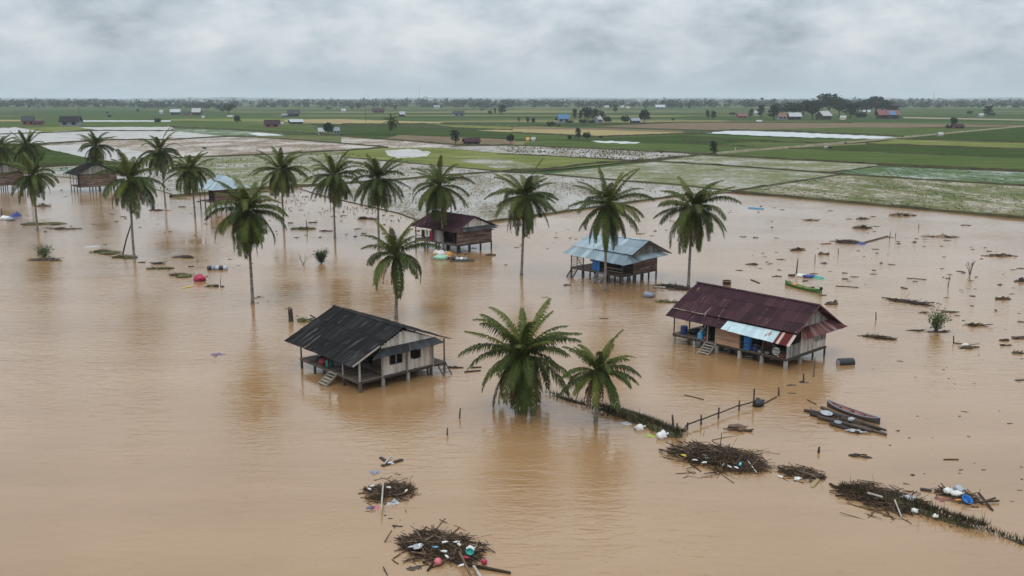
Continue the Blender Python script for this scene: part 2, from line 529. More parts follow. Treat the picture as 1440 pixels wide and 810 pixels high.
M['stubble'] = tinted('stubble', [(0.0, (0.05, 0.05, 0.025)), (0.5, (0.095, 0.09, 0.045)), (1.0, (0.16, 0.14, 0.08))], tw=0.85, scale=1, rough=0.9, spec=0.05)
M['canoe_inside'] = tinted('worn_pink_paint', [(0.2, (0.10, 0.055, 0.045)), (0.5, (0.27, 0.10, 0.085)), (0.75, (0.36, 0.22, 0.19))], tw=0.2, scale=1.6, rough=0.75)
M['weed'] = tinted('floating_weed', [(0.0, (0.030, 0.030, 0.013)), (0.5, (0.065, 0.066, 0.025)), (1.0, (0.14, 0.125, 0.06))], tw=0.6, scale=1.3, rough=0.9, spec=0.1)
M['grass'] = tinted('bank_grass', [(0.0, (0.017, 0.014, 0.008)), (0.5, (0.043, 0.037, 0.017)), (1.0, (0.105, 0.085, 0.043))], tw=0.85, scale=1, rough=0.85, spec=0.15)
for nm, c in dict(white=(0.66, 0.65, 0.62), far_white=(0.36, 0.36, 0.355), far_red=(0.15, 0.030, 0.034), far_blue=(0.035, 0.13, 0.27), grey=(0.36, 0.38, 0.40), steel=(0.20, 0.23, 0.28), black=(0.014, 0.014, 0.015), red=(0.28, 0.022, 0.03), pink=(0.56, 0.14, 0.15), crimson=(0.36, 0.012, 0.06),
                  blue=(0.02, 0.17, 0.50), navy=(0.018, 0.04, 0.20), sky=(0.09, 0.36, 0.60), cyan=(0.10, 0.50, 0.60), teal=(0.02, 0.27, 0.22), leaf_green=(0.05, 0.17, 0.04), lime_paint=(0.30, 0.36, 0.07), mint=(0.30, 0.52, 0.36),
                  yellow=(0.62, 0.45, 0.06), orange=(0.60, 0.25, 0.05), cream=(0.66, 0.55, 0.40), brownred=(0.20, 0.06, 0.045), lilac=(0.12, 0.09, 0.15)).items():
    M[nm] = plain('paint_' + nm, c, 0.45, 0.45)

# ------------------------------------------------------------------ ground, flood and fields
b_ = MB()
G = 20000
b_.face([(-G, -300, -0.25), (G, -300, -0.25), (G, G, -0.25), (-G, G, -0.25)])
struct(b_.build('ground', M['farmland']))

b_ = MB()
shore = [at(-420, 300), at(-200, 262), at(0, 246), at(60, 246), at(120, 250), at(200, 258), at(250, 276), at(310, 271), at(413, 263), at(568, 253), at(700, 243), at(765, 246), at(1032, 270), at(1440, 308), at(1700, 331)]
b_.face([(-160, -250, 0), (200, -250, 0)] + [(p.x, p.y, 0) for p in reversed(shore)])
struct(b_.build('flood_water', M['water']))

_z = [0.0]


def field(pts, mk, name='rice_field'):
    _z[0] += 0.004
    if mk in ('pond', 'canal'):                 # ragged water edges
        e = []
        for (x0, y0), (x1, y1) in zip(pts, pts[1:] + pts[:1]):
            k_ = max(1, int(abs(x1 - x0) / 5))
            for i in range(k_):
                f = i / k_
                x, y = x0 + (x1 - x0) * f, y0 + (y1 - y0) * f
                s_ = max(.12, min(1.0, (y - 160) / 45))
                e.append((x + 2.5 * s_ * mnoise.noise(Vector((x * .2, y, 1))), y + 1.5 * s_ * mnoise.noise(Vector((x * .11, y, 5)))))
        pts = e
    q = [at(x, y) for x, y in pts]
    bb = MB()
    bb.face([(p.x, p.y, _z[0]) for p in q])
    o = bb.build(name, M[mk])
    n = o.data.polygons[0].normal
    if n.z < 0:
        o.data.flip_normals()
    return struct(o)


# far strips first (each lies a little above the one before)
field([(-60, 172), (110, 172), (115, 178), (-60, 181)], 'green')
field([(110, 171), (240, 171), (420, 175), (480, 190), (360, 188), (240, 179), (110, 178)], 'green')
field([(115, 169.3), (240, 169.3), (240, 171), (115, 171)], 'canal', 'paddy_water')
field([(-60, 168.5), (60, 168.5), (60, 170.5), (-60, 171)], 'tan', 'stubble_field')
field([(240, 167), (420, 167), (420, 172), (240, 170)], 'lime')
field([(400, 168), (480, 167.5), (625, 172), (615, 174.3), (480, 174.5), (400, 171)], 'tan', 'stubble_field')
field([(440, 175), (545, 176), (720, 183), (720, 195), (600, 191), (480, 189)], 'deep')
field([(600, 174), (720, 176), (830, 181), (720, 182), (640, 179)], 'lime')
field([(240, 186), (330, 189), (480, 191), (560, 199), (540, 207), (440, 199), (350, 193), (240, 190)], 'olive')
field([(670, 183.5), (720, 181.5), (845, 182.5), (965, 186.5), (850, 191.5), (720, 186)], 'tan', 'stubble_field')
field([(720, 179), (845, 180), (960, 184), (960, 186), (845, 182.3), (720, 181.3)], 'brown', 'mud_field')
field([(835, 178), (960, 172.5), (1200, 173), (1440, 176), (1440, 178), (1200, 180), (1040, 183.5), (960, 182)], 'brown', 'mud_field')
field([(1040, 183), (1200, 179), (1330, 180), (1440, 178.5), (1440, 184), (1330, 190), (1262, 194), (1110, 185)], 'green')
field([(720, 187), (810, 191.5), (790, 198), (720, 196)], 'green')
field([(560, 190), (650, 193), (725, 196.5), (720, 205), (640, 203), (540, 196)], 'brown', 'mud_field')
field([(480, 193), (560, 198), (640, 204.5), (622, 208), (545, 208), (480, 201)], 'mudfield', 'paddy_water')
field([(735, 205), (740, 199), (840, 193.5), (960, 189), (1120, 195), (1250, 195), (1180, 202), (1005, 217), (960, 215.5)], 'green')
field([(760, 196.5), (825, 195), (960, 190), (1100, 197), (1010, 203), (860, 201)], 'deep')
field([(830, 198.3), (860, 198.2), (900, 200.6), (895, 202.2), (845, 201)], 'canal', 'paddy_water')
field([(985, 187), (1030, 183.9), (1110, 185.8), (1262, 193), (1252, 196), (1100, 192.5)], 'canal', 'paddy_water')
field([(1180, 203), (1262, 195), (1330, 188.5), (1460, 177), (1460, 202.5), (1260, 196.8)], 'deep')
field([(1260, 196), (1460, 202), (1460, 211.5), (1218, 203)], 'lime')
field([(1110, 208.5), (1218, 203), (1460, 211.5), (1460, 225), (1120, 212)], 'deep')
field([(1000, 218), (1110, 208.5), (1460, 223), (1460, 243), (1230, 231.5), (1060, 221)], 'green')
field([(1270, 164.5), (1460, 168.5), (1460, 170.2), (1270, 166.3)], 'track', 'dirt_road')
# the left side
field([(-60, 185), (20, 179), (62, 185.5), (145, 183), (60, 188), (-60, 196)], 'pond', 'paddy_water')
field([(30, 180), (110, 178), (130, 182), (62, 186)], 'lime')
field([(110, 179), (240, 178.5), (250, 184), (145, 184), (130, 182)], 'pond', 'paddy_water')
field([(240, 181), (330, 183.5), (400, 189.5), (350, 190.5), (300, 190), (240, 187)], 'marsh')
field([(348, 187.5), (365, 186.7), (400, 190), (390, 191.3), (362, 191)], 'canal', 'paddy_water')
field([(-60, 198), (50, 188), (145, 184), (250, 185), (318, 192), (240, 197), (60, 203), (-60, 201)], 'pond', 'paddy_water')
field([(48, 205), (158, 198), (318, 193), (360, 193), (440, 199), (545, 207.5), (480, 213), (380, 218), (240, 224), (190, 232), (122, 222)], 'mudfield', 'paddy_water')
field([(48, 206), (130, 203), (200, 214), (240, 222), (190, 232), (122, 222)], 'pond', 'paddy_water')
field([(-80, 203), (48, 206), (122, 222), (118, 232), (60, 235), (-80, 239)], 'deep')
field([(-80, 239), (60, 236), (118, 233), (190, 232), (240, 224), (250, 276), (200, 260), (120, 252), (60, 247), (-80, 250)], 'silver', 'paddy_water')
field([(118, 233), (190, 232), (200, 244), (120, 244), (60, 240)], 'marsh')
# the middle
field([(240, 224), (380, 218), (480, 213), (480, 222), (556, 228.5), (698, 241.5), (640, 247), (480, 258.5), (250, 276.5)], 'silver_green', 'paddy_water')
field([(480, 222), (556, 228.5), (698, 241.5), (640, 247), (480, 258.5), (440, 245)], 'silver', 'paddy_water')
field([(480, 213), (545, 208.5), (622, 208.5), (720, 217.5), (893, 227), (770, 240), (700, 241.5), (556, 227.5), (480, 221)], 'lime')
field([(542, 212), (575, 209.7), (606, 214), (600, 220.5), (560, 223), (543, 217.5)], 'pond', 'paddy_water')
field([(640, 225), (700, 222), (740, 231), (760, 236), (705, 239)], 'silver_green', 'paddy_water')
field([(615, 207.5), (650, 206), (735, 205.5), (960, 216), (985, 220), (905, 227), (720, 217.5)], 'silver', 'paddy_water')
field([(640, 247), (700, 243), (765, 246.5), (952, 261.5), (1032, 270.5), (957, 275.5), (832, 293), (700, 311), (620, 322), (560, 300), (450, 275), (420, 265), (568, 254)], 'silver', 'paddy_water')
field([(770, 245), (920, 228), (1000, 233), (1190, 246), (1032, 270)], 'silver_green', 'paddy_water')
field([(925, 227), (985, 219), (1230, 232), (1240, 234.5), (1165, 244), (1000, 232.3)], 'silver_green', 'paddy_water')
field([(1165, 244), (1240, 234.5), (1460, 244), (1460, 263.5), (1240, 250)], 'marsh')
field([(1190, 246), (1240, 250.5), (1500, 266.5), (1500, 312.5), (1440, 307.5), (1032, 271)], 'patchy')


def ridge(pts, wd, ht, mk='bank', name='earth_bank', wob=0.25, taper=0):
    q = [at(x, y) for x, y in pts]
    P = []
    for a, c in zip(q[:-1], q[1:]):
        n = max(2, int((c - a).length / (1.2 if taper else 4)))
        P += [a.lerp(c, k / n) for k in range(n)]
    P.append(q[-1])
    rows = []
    for i, p in enumerate(P):
        d = (P[min(i + 1, len(P) - 1)] - P[max(i - 1, 0)]).normalized()
        s = Vector((-d.y, d.x, 0))
        f = 1 + wob * mnoise.noise(p * 0.13)
        j = s * (0.5 * wob * mnoise.noise(p * 0.07 + Vector((9, 0, 0))) * wd)
        h = ht * (1 + 2 * wob * mnoise.noise(p * 0.21))
        if taper:
            e_ = min(1, min(i + .4, len(P) - .6 - i) / taper)
            f *= .25 + .75 * e_
            h = h * e_ - .1 * (1 - e_)
        rows.append([p + j + s * (-wd / 2 * f) - Vector((0, 0, 0.15)), p + j + s * (-wd / 4 * f) + Vector((0, 0, h)), p + j + s * (wd / 4 * f) + Vector((0, 0, h * 0.95)), p + j + s * (wd / 2 * f) - Vector((0, 0, 0.15))])
    bb = MB()
    for r0, r1 in zip(rows[:-1], rows[1:]):
        tn = rnd()
        for k in range(3):
            bb.face([r0[k], r0[k + 1], r1[k + 1], r1[k]], tn)
    return struct(bb.build(name, M[mk], smooth=True))


_bb = 1.15
ridge([(1700, 331), (1440, 308), (1240, 290), (1032, 270.5)], 0.9, 0.6)
ridge([(600, 325), (700, 311), (832, 293), (957, 275), (1030, 270.3)], 0.8, 0.4, taper=14)
ridge([(1030, 270.3), (1060, 265), (1190, 245.5)], 0.9, 0.55)
ridge([(1030, 270.3), (952, 261), (887, 256.5), (765, 246)], 0.9, 0.55)
ridge([(900, 226.8), (1000, 232.6), (1240, 250.3), (1500, 266.5)], 1.3, 0.7)
ridge([(985, 218.5), (1230, 231.5), (1500, 245)], 1.5, 0.8)
ridge([(1165, 244), (1240, 234)], 1.0, 0.5, 'grass')
ridge([(700, 217), (720, 217.6), (900, 227)], 1.2, 0.6)
ridge([(480, 191.5), (560, 197.5), (640, 204), (735, 205.5), (960, 215.7), (1000, 218)], 1.6, 0.8)
ridge([(480, 221.5), (556, 228), (698, 241.5)], 1.0, 0.5)
ridge([(240, 223.5), (380, 218), (480, 212.7), (545, 208)], 1.6, 0.8)
ridge([(-60, 207), (60, 203), (158, 197.3), (240, 197), (318, 192.8)], 2.0, 0.9)
ridge([(-60, 191), (50, 187.6), (145, 184), (245, 184.3)], 1.8, 0.8)
ridge([(-80, 239.5), (60, 236), (118, 232), (190, 231)], 1.8, 1.0)
ridge([(240, 178.5), (360, 184.5), (480, 190.5)], 2.0, 1.0)
ridge([(318, 192.8), (350, 192.8), (440, 199), (540, 207.3)], 1.8, 0.8)
ridge([(1218, 203), (1460, 211.3)], 1.6, 0.8)
ridge([(1262, 196), (1460, 202)], 1.8, 0.8)
ridge([(1110, 209), (1460, 224)], 1.2, 0.5)
ridge([(720, 187), (840, 193), (960, 188.5), (1000, 187)], 2.2, 1.0)
ridge([(990, 186.6), (1030, 183.3), (1110, 185.2), (1270, 192.5)], 2.4, 1.0)
ridge([(960, 197), (1080, 200), (1190, 202)], 1.8, 0.7)
ridge([(960, 202), (1060, 207)], 1.6, 0.7)
ridge([(480, 174.8), (600, 174.6), (720, 178)], 2.5, 1.0)
ridge([(440, 175.3), (720, 183)], 2.2, 0.9)
ridge([(720, 178.3), (960, 172.3), (1200, 172.8)], 2.2, 0.9)
# the track that crosses the fields
ridge([(240, 277.5), (310, 271.5), (413, 263.3), (568, 253.3), (640, 247), (720, 241.5)], 1.6, 0.7)
ridge([(720, 241.5), (770, 239.5), (835, 231), (920, 225.7), (1005, 217)], 2.0, 0.9)
ridge([(1005, 217), (1060, 212), (1190, 201.5), (1262, 195), (1330, 188.3), (1450, 177)], 2.6, 0.9, 'track', 'dirt_track')

# stubble and rice tufts standing in the flooded paddies
b_ = MB()


def inpoly(p, poly):
    c = False
    for i in range(len(poly)):
        a, q = poly[i], poly[i - 1]
        if (a[1] > p[1]) != (q[1] > p[1]) and p[0] < (q[0] - a[0]) * (p[1] - a[1]) / (q[1] - a[1]) + a[0]:
            c = not c
    return c


def tufts(poly, n, hmin, hmax, wd):
    q = [at(x, y) for x, y in poly]
    q = [(p.x, p.y) for p in q]
    x0, x1 = min(p[0] for p in q), max(p[0] for p in q)
    y0, y1 = min(p[1] for p in q), max(p[1] for p in q)
    k = 0
    while k < n:
        p = (ru(x0, x1), ru(y0, y1))
        k += 0.2
        if not inpoly(p, q) or mnoise.noise(Vector((p[0] * 0.06, p[1] * 0.06, 3))) < ru(-0.35, 0.25):
            continue
        k += 0.8
        h = ru(hmin, hmax)
        tn = rnd()
        for _ in range(2):
            a = ru(0, PI)
            dx, dy = math.cos(a) * wd * ru(.5, 1.3), math.sin(a) * wd * ru(.5, 1.3)
            lx, ly = ru(-.15, .15), ru(-.15, .15)
            b_.face([(p[0] - dx, p[1] - dy, 0), (p[0] + dx, p[1] + dy, 0), (p[0] + dx * .6 + lx, p[1] + dy * .6 + ly, h), (p[0] - dx * .6 + lx, p[1] - dy * .6 + ly, h * ru(.6, 1))], tn)


tufts([(640, 247), (700, 243), (765, 246.5), (952, 261.5), (1020, 270), (957, 274.5), (832, 292), (700, 310), (620, 315), (560, 300), (450, 275), (420, 265), (568, 254)], 2600, .15, .5, .14)
tufts([(700, 206.5), (735, 205.5), (960, 216), (985, 220), (905, 226), (720, 217)], 1500, .25, .7, .3)
tufts([(-80, 240), (60, 237), (190, 233), (240, 226), (250, 274), (200, 258), (120, 251), (60, 247), (-80, 249)], 1200, .2, .7, .2)
tufts([(270, 224), (380, 219), (480, 214), (556, 229), (690, 241), (480, 257), (260, 274)], 2400, .2, .55, .2)
tufts([(1190, 247), (1240, 251), (1460, 266), (1460, 308), (1040, 271)], 1800, .15, .45, .2)
tufts([(1165, 244), (1240, 235), (1440, 243), (1440, 262), (1240, 250)], 500, .2, .4, .2)
tufts([(240, 274), (420, 265), (560, 300), (640, 318), (420, 300)], 900, .05, .25, .12)
o = b_.build('rice_stubble', M['stubble'])
tag(o, 'thin dark stubble and rice tufts standing in the flooded paddies', 'rice', kind='stuff')

# low hills along the horizon
b_ = MB()
prev = None
for k in range(161):
    x = -9000 + k * 112.5
    h = 34 + 26 * mnoise.noise(Vector((x * 0.0006, 0, 5))) + 10 * mnoise.noise(Vector((x * 0.003, 1, 5)))
    h = max(8, h)
    row = [(x, 13200, -1), (x, 13800, h), (x, 15500, h * 0.7), (x, 16000, -1)]
    if prev:
        for j in range(3):
            b_.face([prev[j], row[j], row[j + 1], prev[j + 1]])
    prev = row
struct(b_.build('hills', M['far_leaf'], smooth=True))

# ------------------------------------------------------------------ stilt houses (local x runs along the gable side, y along the veranda)
def roof_sheet(bb, e0, e1, r0, r1, rows=3, sheet=0.85, amp=0.03, jit=0.03, tb=0.0, skip=()):
    e0, e1, r0, r1 = map(Vector, (e0, e1, r0, r1))
    nrm = (e1 - e0).cross(r0 - e0).normalized()
    if nrm.z < 0:
        nrm = -nrm
    n = max(1, round((e1 - e0).length / sheet))
    seg = 8
    for r in range(rows):
        for c in range(n):
            if (r, c) in skip:
                continue
            tn = min(1, max(0, rnd() + tb))
            lift = nrm * (0.022 * r + 0.012 * (c % 2))
            j0, j1 = ru(-jit, jit), ru(-jit, jit)
            t0 = max(0.0, r / rows - (0.02 if r else 0.0) + (ru(-.012, .012) if r else ru(-.012, .004)))
            t1 = (r + 1) / rows
            top, bot = [], []
            for k in range(seg + 1):
                s = (c + k / seg * 1.02) / n
                s = min(s, 1.0)
                z = nrm * (amp * (1 if k % 2 else -1))
                a = e0.lerp(e1, s).lerp(r0.lerp(r1, s), t0) + z + lift + nrm * (j0 * (1 - k / seg) + j1 * k / seg)
                q = e0.lerp(e1, s).lerp(r0.lerp(r1, s), t1) + z + lift
                top.append((a, q))
                bot.append((a - nrm * 0.012, q - nrm * 0.012))
            for k in range(seg):
                bb.face([top[k][0], top[k + 1][0], top[k + 1][1], top[k][1]], tn)
                bb.face([bot[k][0], bot[k][1], bot[k + 1][1], bot[k + 1][0]], tn)
                bb.face([bot[k][0], bot[k + 1][0], top[k + 1][0], top[k][0]], tn)


def plank_wall(bb, p0, p1, z0, z1, board=0.2, vertical=True, holes=(), th=0.03, gap=0.012, zt=None, miss=0.0):
    p0, p1 = Vector((p0[0], p0[1], 0)), Vector((p1[0], p1[1], 0))
    L = (p1 - p0).length
    d = (p1 - p0) / L
    ang = math.atan2(d.y, d.x)

    def piece(s0, s1, za, zb, tn):
        if s1 - s0 < 0.02 or zb - za < 0.02:
            return
        c = p0 + d * ((s0 + s1) / 2)
        bb.box((c.x, c.y, (za + zb) / 2), (s1 - s0, th * ru(.8, 1.25), zb - za), tn, ang)

    if vertical:
        s = 0.0
        while s < L - 0.01:
            w_ = min(board * ru(.8, 1.2), L - s)
            tn = rnd()
            top = z1 if zt is None else zt(s + w_ / 2)
            s0, s1 = s, s + w_ - gap
            spans = [(z0 + ru(-.03, .02), top)]
            for h in holes:
                if s1 > h[0] and s0 < h[1]:
                    spans = [q for za, zb in spans for q in ((za, min(zb, h[2])), (max(za, h[3]), zb))]
            if rnd() >= miss:
                for za, zb in spans:
                    piece(s0, s1, za, zb, tn)
            s += w_
    else:
        z = z0
        while z < z1 - 0.01:
            h_ = min(board * ru(.85, 1.15), z1 - z)
            cuts = [(0.0, L)]
            for h in holes:
                if z + h_ > h[2] + .02 and z < h[3] - .02:
                    cuts = [q for a, q2 in cuts for q in ((a, min(q2, h[0])), (max(a, h[1]), q2))]
            for a, q in cuts:
                while q - a > 0.05:
                    l_ = min(ru(1.2, 3.0), q - a)
                    if rnd() >= miss:
                        piece(a, a + l_ - 0.006, z, z + h_ - gap, rnd())
                    a += l_
            z += h_


def deck(par, x0, x1, y0, y1, z, name='deck'):
    bb = MB()
    y = y0
    while y < y1 - 0.02:
        w_ = min(ru(.15, .2), y1 - y)
        bb.box(((x0 + x1) / 2 + ru(-.03, .03), y + w_ / 2, z - 0.02), (x1 - x0, w_ - 0.012, 0.04), rnd())
        y += w_
    o = bb.build(name, M['deck'], par)
    bb = MB()
    for x in (x0 + .06, (x0 + x1) / 2, x1 - .06):
        bb.box((x, (y0 + y1) / 2, z - 0.13), (0.09, y1 - y0, 0.16), rnd())
    for y in (y0 + .05, y1 - .05):
        bb.box(((x0 + x1) / 2, y, z - 0.135), (x1 - x0 - .25, 0.08, 0.15), rnd())
    bb.build('floor_beam', M['timber'], par)
    return o


def post(par, x, y, z0, z1, w_=0.13, mk='timber', name='porch_post', lean=0.0):
    bb = MB()
    bb.bar((x, y, z0), (x + ru(-lean, lean), y + ru(-lean, lean), z1), w_, tint=rnd(), up=(0, 1, 0))
    return bb.build(name, M[mk], par)


def stairs(par, x, y, z, run, width, n, mk='timber_pale', depth=0.35):
    """from the deck edge at x outwards (towards -x)"""
    bb = MB()
    for s in (-1, 1):
        bb.bar((x, y + s * width / 2, z - .04), (x - run * (z + depth) / z, y + s * width / 2, -depth), 0.06, 0.16, rnd())
    o = bb.build('staircase', M[mk], par)
    for k in range(n):
        f = (k + 0.35) / n
        t_ = MB()
        t_.box((x - run * f, y, z * (1 - f)), (0.24, width - 0.062, 0.045), rnd())
        t_.build('tread', M[mk], o)
    return o


def window(par, x, y, z0, z1, wd, axis='y', fm='timber', out=(0, 0)):
    """near-black pane painting the shade inside an opening, with a frame round it; axis = wall direction"""
    bb = MB()
    c = (x + out[0] * -0.09, y + out[1] * -0.09, (z0 + z1) / 2)
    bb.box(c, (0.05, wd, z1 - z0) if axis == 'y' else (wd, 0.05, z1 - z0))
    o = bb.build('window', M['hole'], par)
    fb = MB()
    cx, cy = x + out[0] * 0.022, y + out[1] * 0.022
    for s in (-1, 1):
        if axis == 'y':
            fb.box((cx, cy + s * (wd / 2 + .03), (z0 + z1) / 2), (0.05, 0.06, z1 - z0 + .12), rnd())
        else:
            fb.box((cx + s * (wd / 2 + .03), cy, (z0 + z1) / 2), (0.06, 0.05, z1 - z0 + .12), rnd())
    for z in (z0 - .03, z1 + .03):
        fb.box((cx, cy, z), (0.05, wd - .005, 0.06) if axis == 'y' else (wd - .005, 0.05, 0.06), rnd())
    fb.build('frame', M[fm], o)
    return o


def sheet_part(name, mk, par, *a, **k):
    bb = MB()
    roof_sheet(bb, *a, **k)
    return bb.build(name, M[mk], par)


def ridge_cap(par, p, q, mk, parent_roof):
    bb = MB()
    p, q = Vector(p), Vector(q)
    n = 7
    for k in range(n):
        a, c = p.lerp(q, k / n), p.lerp(q, (k + 1.03) / n)
        s = Vector((0.22, 0, -0.09))
        s2 = Vector((-0.22, 0, -0.09))
        u_ = Vector((0, 0, 0.055 + ru(-.012, .012)))
        tn = rnd()
        bb.face([a + s + u_, c + s + u_, c + u_, a + u_], tn)
        bb.face([a + u_, c + u_, c + s2 + u_, a + s2 + u_], tn)
    return bb.build('ridge_cap', M[mk], parent_roof)


# ---------------- the house with the black roof
HA = empty('stilt_house', (-12.66, 73.61, 0), R(42.2))
tag(HA, 'stilt house with black sheet roof and white plank gable wall, nearest house to the viewer', 'house', 'stilt houses in the flood')
ro = sheet_part('roof', 'roof_black', HA, (-0.78, -0.1, 2.42), (-0.78, 11.2, 2.46), (4.5, -0.15, 4.88), (4.5, 11.0, 4.94), rows=3)
ro2 = sheet_part('rear_slope', 'roof_black', ro, (9.75, -0.1, 2.95), (9.75, 11.2, 2.95), (4.5, -0.15, 4.86), (4.5, 11.0, 4.92), rows=3)
ridge_cap(HA, (4.5, -0.2, 4.93), (4.5, 11.05, 4.99), 'roof_black', ro)
bb = MB()
bb.bar((-0.7, -0.16, 2.44), (2.0, -0.16, 3.7), 0.05, 0.13, .9)
bb.build('barge_board', M['timber_pale'], HA)
sheet_part('awning', 'roof_old', HA, (0.6, -1.0, 2.93), (8.3, -1.0, 3.08), (2.2, 0.02, 3.42), (7.9, 0.02, 3.45), rows=1, sheet=0.8, jit=.05)
deck(HA, 0.0, 9.15, 0.0, 9.85, 0.95)
bb = MB()
plank_wall(bb, (2.3, 0.12), (7.7, 0.12), 1.0, 3.12, 0.28, holes=((0.85, 2.15, 1.85, 2.78), (3.3, 3.95, 1.9, 2.78)))
bb.build('gable_wall', M['plank_white'], HA)
bb = MB()
plank_wall(bb, (2.3, 0.1), (7.7, 0.1), 3.14, 4.5, 0.3, zt=lambda s: 4.62 - (2.25 - s) * .46 if s < 2.25 else 4.62 - (s - 2.25) * .36)
bb.build('gable_panel', M['plank_white'], HA)
wi = window(HA, 3.8, 0.12, 1.85, 2.78, 1.18, 'x', out=(0, -1))
bb = MB()
bb.box((3.8, 0.1, 2.315), (0.09, 0.05, 0.93), .6)
bb.build('mullion', M['timber_pale'], wi)
window(HA, 5.92, 0.12, 1.9, 2.78, 0.58, 'x', out=(0, -1))
bb = MB()
plank_wall(bb, (2.3, 0.2), (2.3, 7.4), 1.0, 3.62, 0.2, vertical=False, holes=((3.0, 3.95, 1.0, 2.75), (5.2, 6.1, 1.75, 2.6), (1.2, 2.0, 1.75, 2.6)))
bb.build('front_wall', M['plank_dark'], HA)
bb = MB()
plank_wall(bb, (7.7, 0.2), (7.7, 7.4), 1.0, 3.5, 0.2, vertical=False)
plank_wall(bb, (2.3, 7.4), (7.7, 7.4), 1.0, 3.6, 0.2, vertical=False)
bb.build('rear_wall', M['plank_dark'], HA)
bb = MB()
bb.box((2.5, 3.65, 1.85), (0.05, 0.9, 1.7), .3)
bb.build('door', M['hole'], HA)  # no door leaf: a dark sheet paints the unlit room behind
for x, z1 in ((2.3, 3.1), (4.9, 3.12), (7.7, 3.1)):
    post(HA, x, 0.03, 0.75, z1, 0.11, 'timber_pale', 'corner_post')
for y in (0.1, 2.6, 5.0, 7.4, 9.7):
    post(HA, 0.12, y, -0.8, 0.76, 0.22 if y < 1 else 0.17, 'timber', 'stilt')
    post(HA, 9.0, y, -0.8, 0.76, 0.15, 'timber', 'stilt')
    post(HA, 5.0, y, -0.8, 0.76, 0.22, 'concrete', 'stilt')
    if y > 1:
        post(HA, 2.4, y, -0.8, 0.76, 0.18, 'timber', 'stilt')
        post(HA, 7.5, y, -0.8, 0.76, 0.18, 'timber', 'stilt')
post(HA, 2.4, 0.1, -0.8, 0.76, 0.24, 'concrete', 'stilt')
post(HA, 7.5, 0.1, -0.8, 0.76, 0.2, 'timber', 'stilt')
for y, mk in ((0.1, 'timber_pale'), (2.7, 'timber_pale'), (5.0, 'timber'), (9.7, 'timber')):
    post(HA, 0.1, y, 0.96, 2.66, 0.13 if y < 1 else 0.1, mk)
for y in (0.12, 4.5, 9.7):
    post(HA, 9.02, y, 0.96, 3.1, 0.1, 'timber')
stairs(HA, 0.0, 4.0, 0.95, 1.25, 1.15, 5)
bb = MB()
for x in (8.1, 9.0):
    bb.bar((x, -0.05, 0.9), (x + .05, -1.2, -0.3), 0.07, 0.09, .4)
for k in range(4):
    bb.bar((8.1, -0.2 - .25 * k, .75 - .26 * k), (9.03, -0.2 - .25 * k, .75 - .26 * k), 0.07, 0.04, .6)
bb.build('ladder', M['timber'], HA)

# ---------------- the long house with the maroon roof
HB = empty('stilt_house', (24.75, 80.41, 0), R(42.4))
tag(HB, 'long stilt house with maroon roof and silver patched porch sheet, goods on its open porch', 'house', 'stilt houses in the flood')
ro = sheet_part('roof', 'roof_maroon', HB, (0.35, -0.72, 3.45), (0.35, 13.3, 3.5), (4.0, -0.72, 5.5), (4.0, 12.95, 5.6), rows=3)
sheet_part('rear_slope', 'roof_maroon', ro, (8.8, -0.72, 2.75), (8.8, 13.3, 2.8), (4.0, -0.72, 5.48), (4.0, 12.95, 5.58), rows=3)
ridge_cap(HB, (4.0, -0.76, 5.56), (4.0, 13.0, 5.66), 'roof_maroon', ro)
bb = MB()
bb.bar((0.3, -0.76, 3.42), (4.0, -0.76, 5.5), 0.04, 0.12, .5)
bb.bar((4.0, -0.76, 5.5), (8.8, -0.76, 2.76), 0.04, 0.12, .5)
bb.build('barge_board', M['roof_rust'], HB)
sheet_part('porch_roof', 'roof_maroon', HB, (-0.6, 6.72, 2.72), (-0.6, 13.4, 2.78), (0.5, 6.72, 3.36), (0.5, 13.4, 3.42), rows=1)
sheet_part('patched_roof', 'roof_patch', HB, (-0.75, 1.05, 2.47), (-0.72, 6.7, 2.66), (0.42, 1.05, 3.28), (0.42, 6.7, 3.3), rows=1, sheet=.7, jit=.04)['label'] = 'silver blue patched porch sheet with rust spots'
sheet_part('patched_roof', 'roof_red', HB, (-0.72, -0.6, 2.40), (-0.72, 1.03, 2.46), (0.42, -0.6, 3.26), (0.42, 1.03, 3.28), rows=1, sheet=.28, jit=.03)['label'] = 'red and white striped porch sheet'
sheet_part('awning', 'roof_rust', HB, (0.9, -1.05, 2.75), (8.9, -1.05, 2.72), (2.3, -0.02, 3.5), (7.4, -0.02, 3.55), rows=1, sheet=.6, jit=.05)
deck(HB, 0.0, 7.05, 0.0, 12.85, 0.95)
bb = MB()
plank_wall(bb, (0.05, 5.05), (0.05, 7.7), 0.98, 3.1, 0.2, vertical=False)
bb.build('front_wall', M['plank_orange'], HB)
bb = MB()
plank_wall(bb, (2.5, 0.1), (7.0, 0.1), 1.0, 3.42, 0.28, holes=())
bb.build('gable_wall', M['plank_white'], HB)
bb = MB()
plank_wall(bb, (1.5, 0.06), (7.4, 0.06), 3.5, 5.3, 0.3, zt=lambda s: 5.3 - (2.5 - s) * .56 if s < 2.5 else 5.3 - (s - 2.5) * .57)
bb.build('gable_panel', M['plank_grey'], HB)
bb = MB()
plank_wall(bb, (0.06, 0.06), (2.4, 0.06), 1.0, 2.15, 0.17, gap=.03)
bb.build('side_screen', M['plank_grey'], HB)
bb = MB()
plank_wall(bb, (4.9, -0.0), (6.8, -0.0), 1.75, 2.75, 0.13, vertical=True, gap=.03, th=.025)
bb.build('window_shutter', M['plank_grey'], HB)
bb = MB()
plank_wall(bb, (2.45, 0.2), (2.45, 7.6), 1.0, 3.9, 0.2, vertical=False, holes=((1.2, 2.1, 1.0, 2.8),))
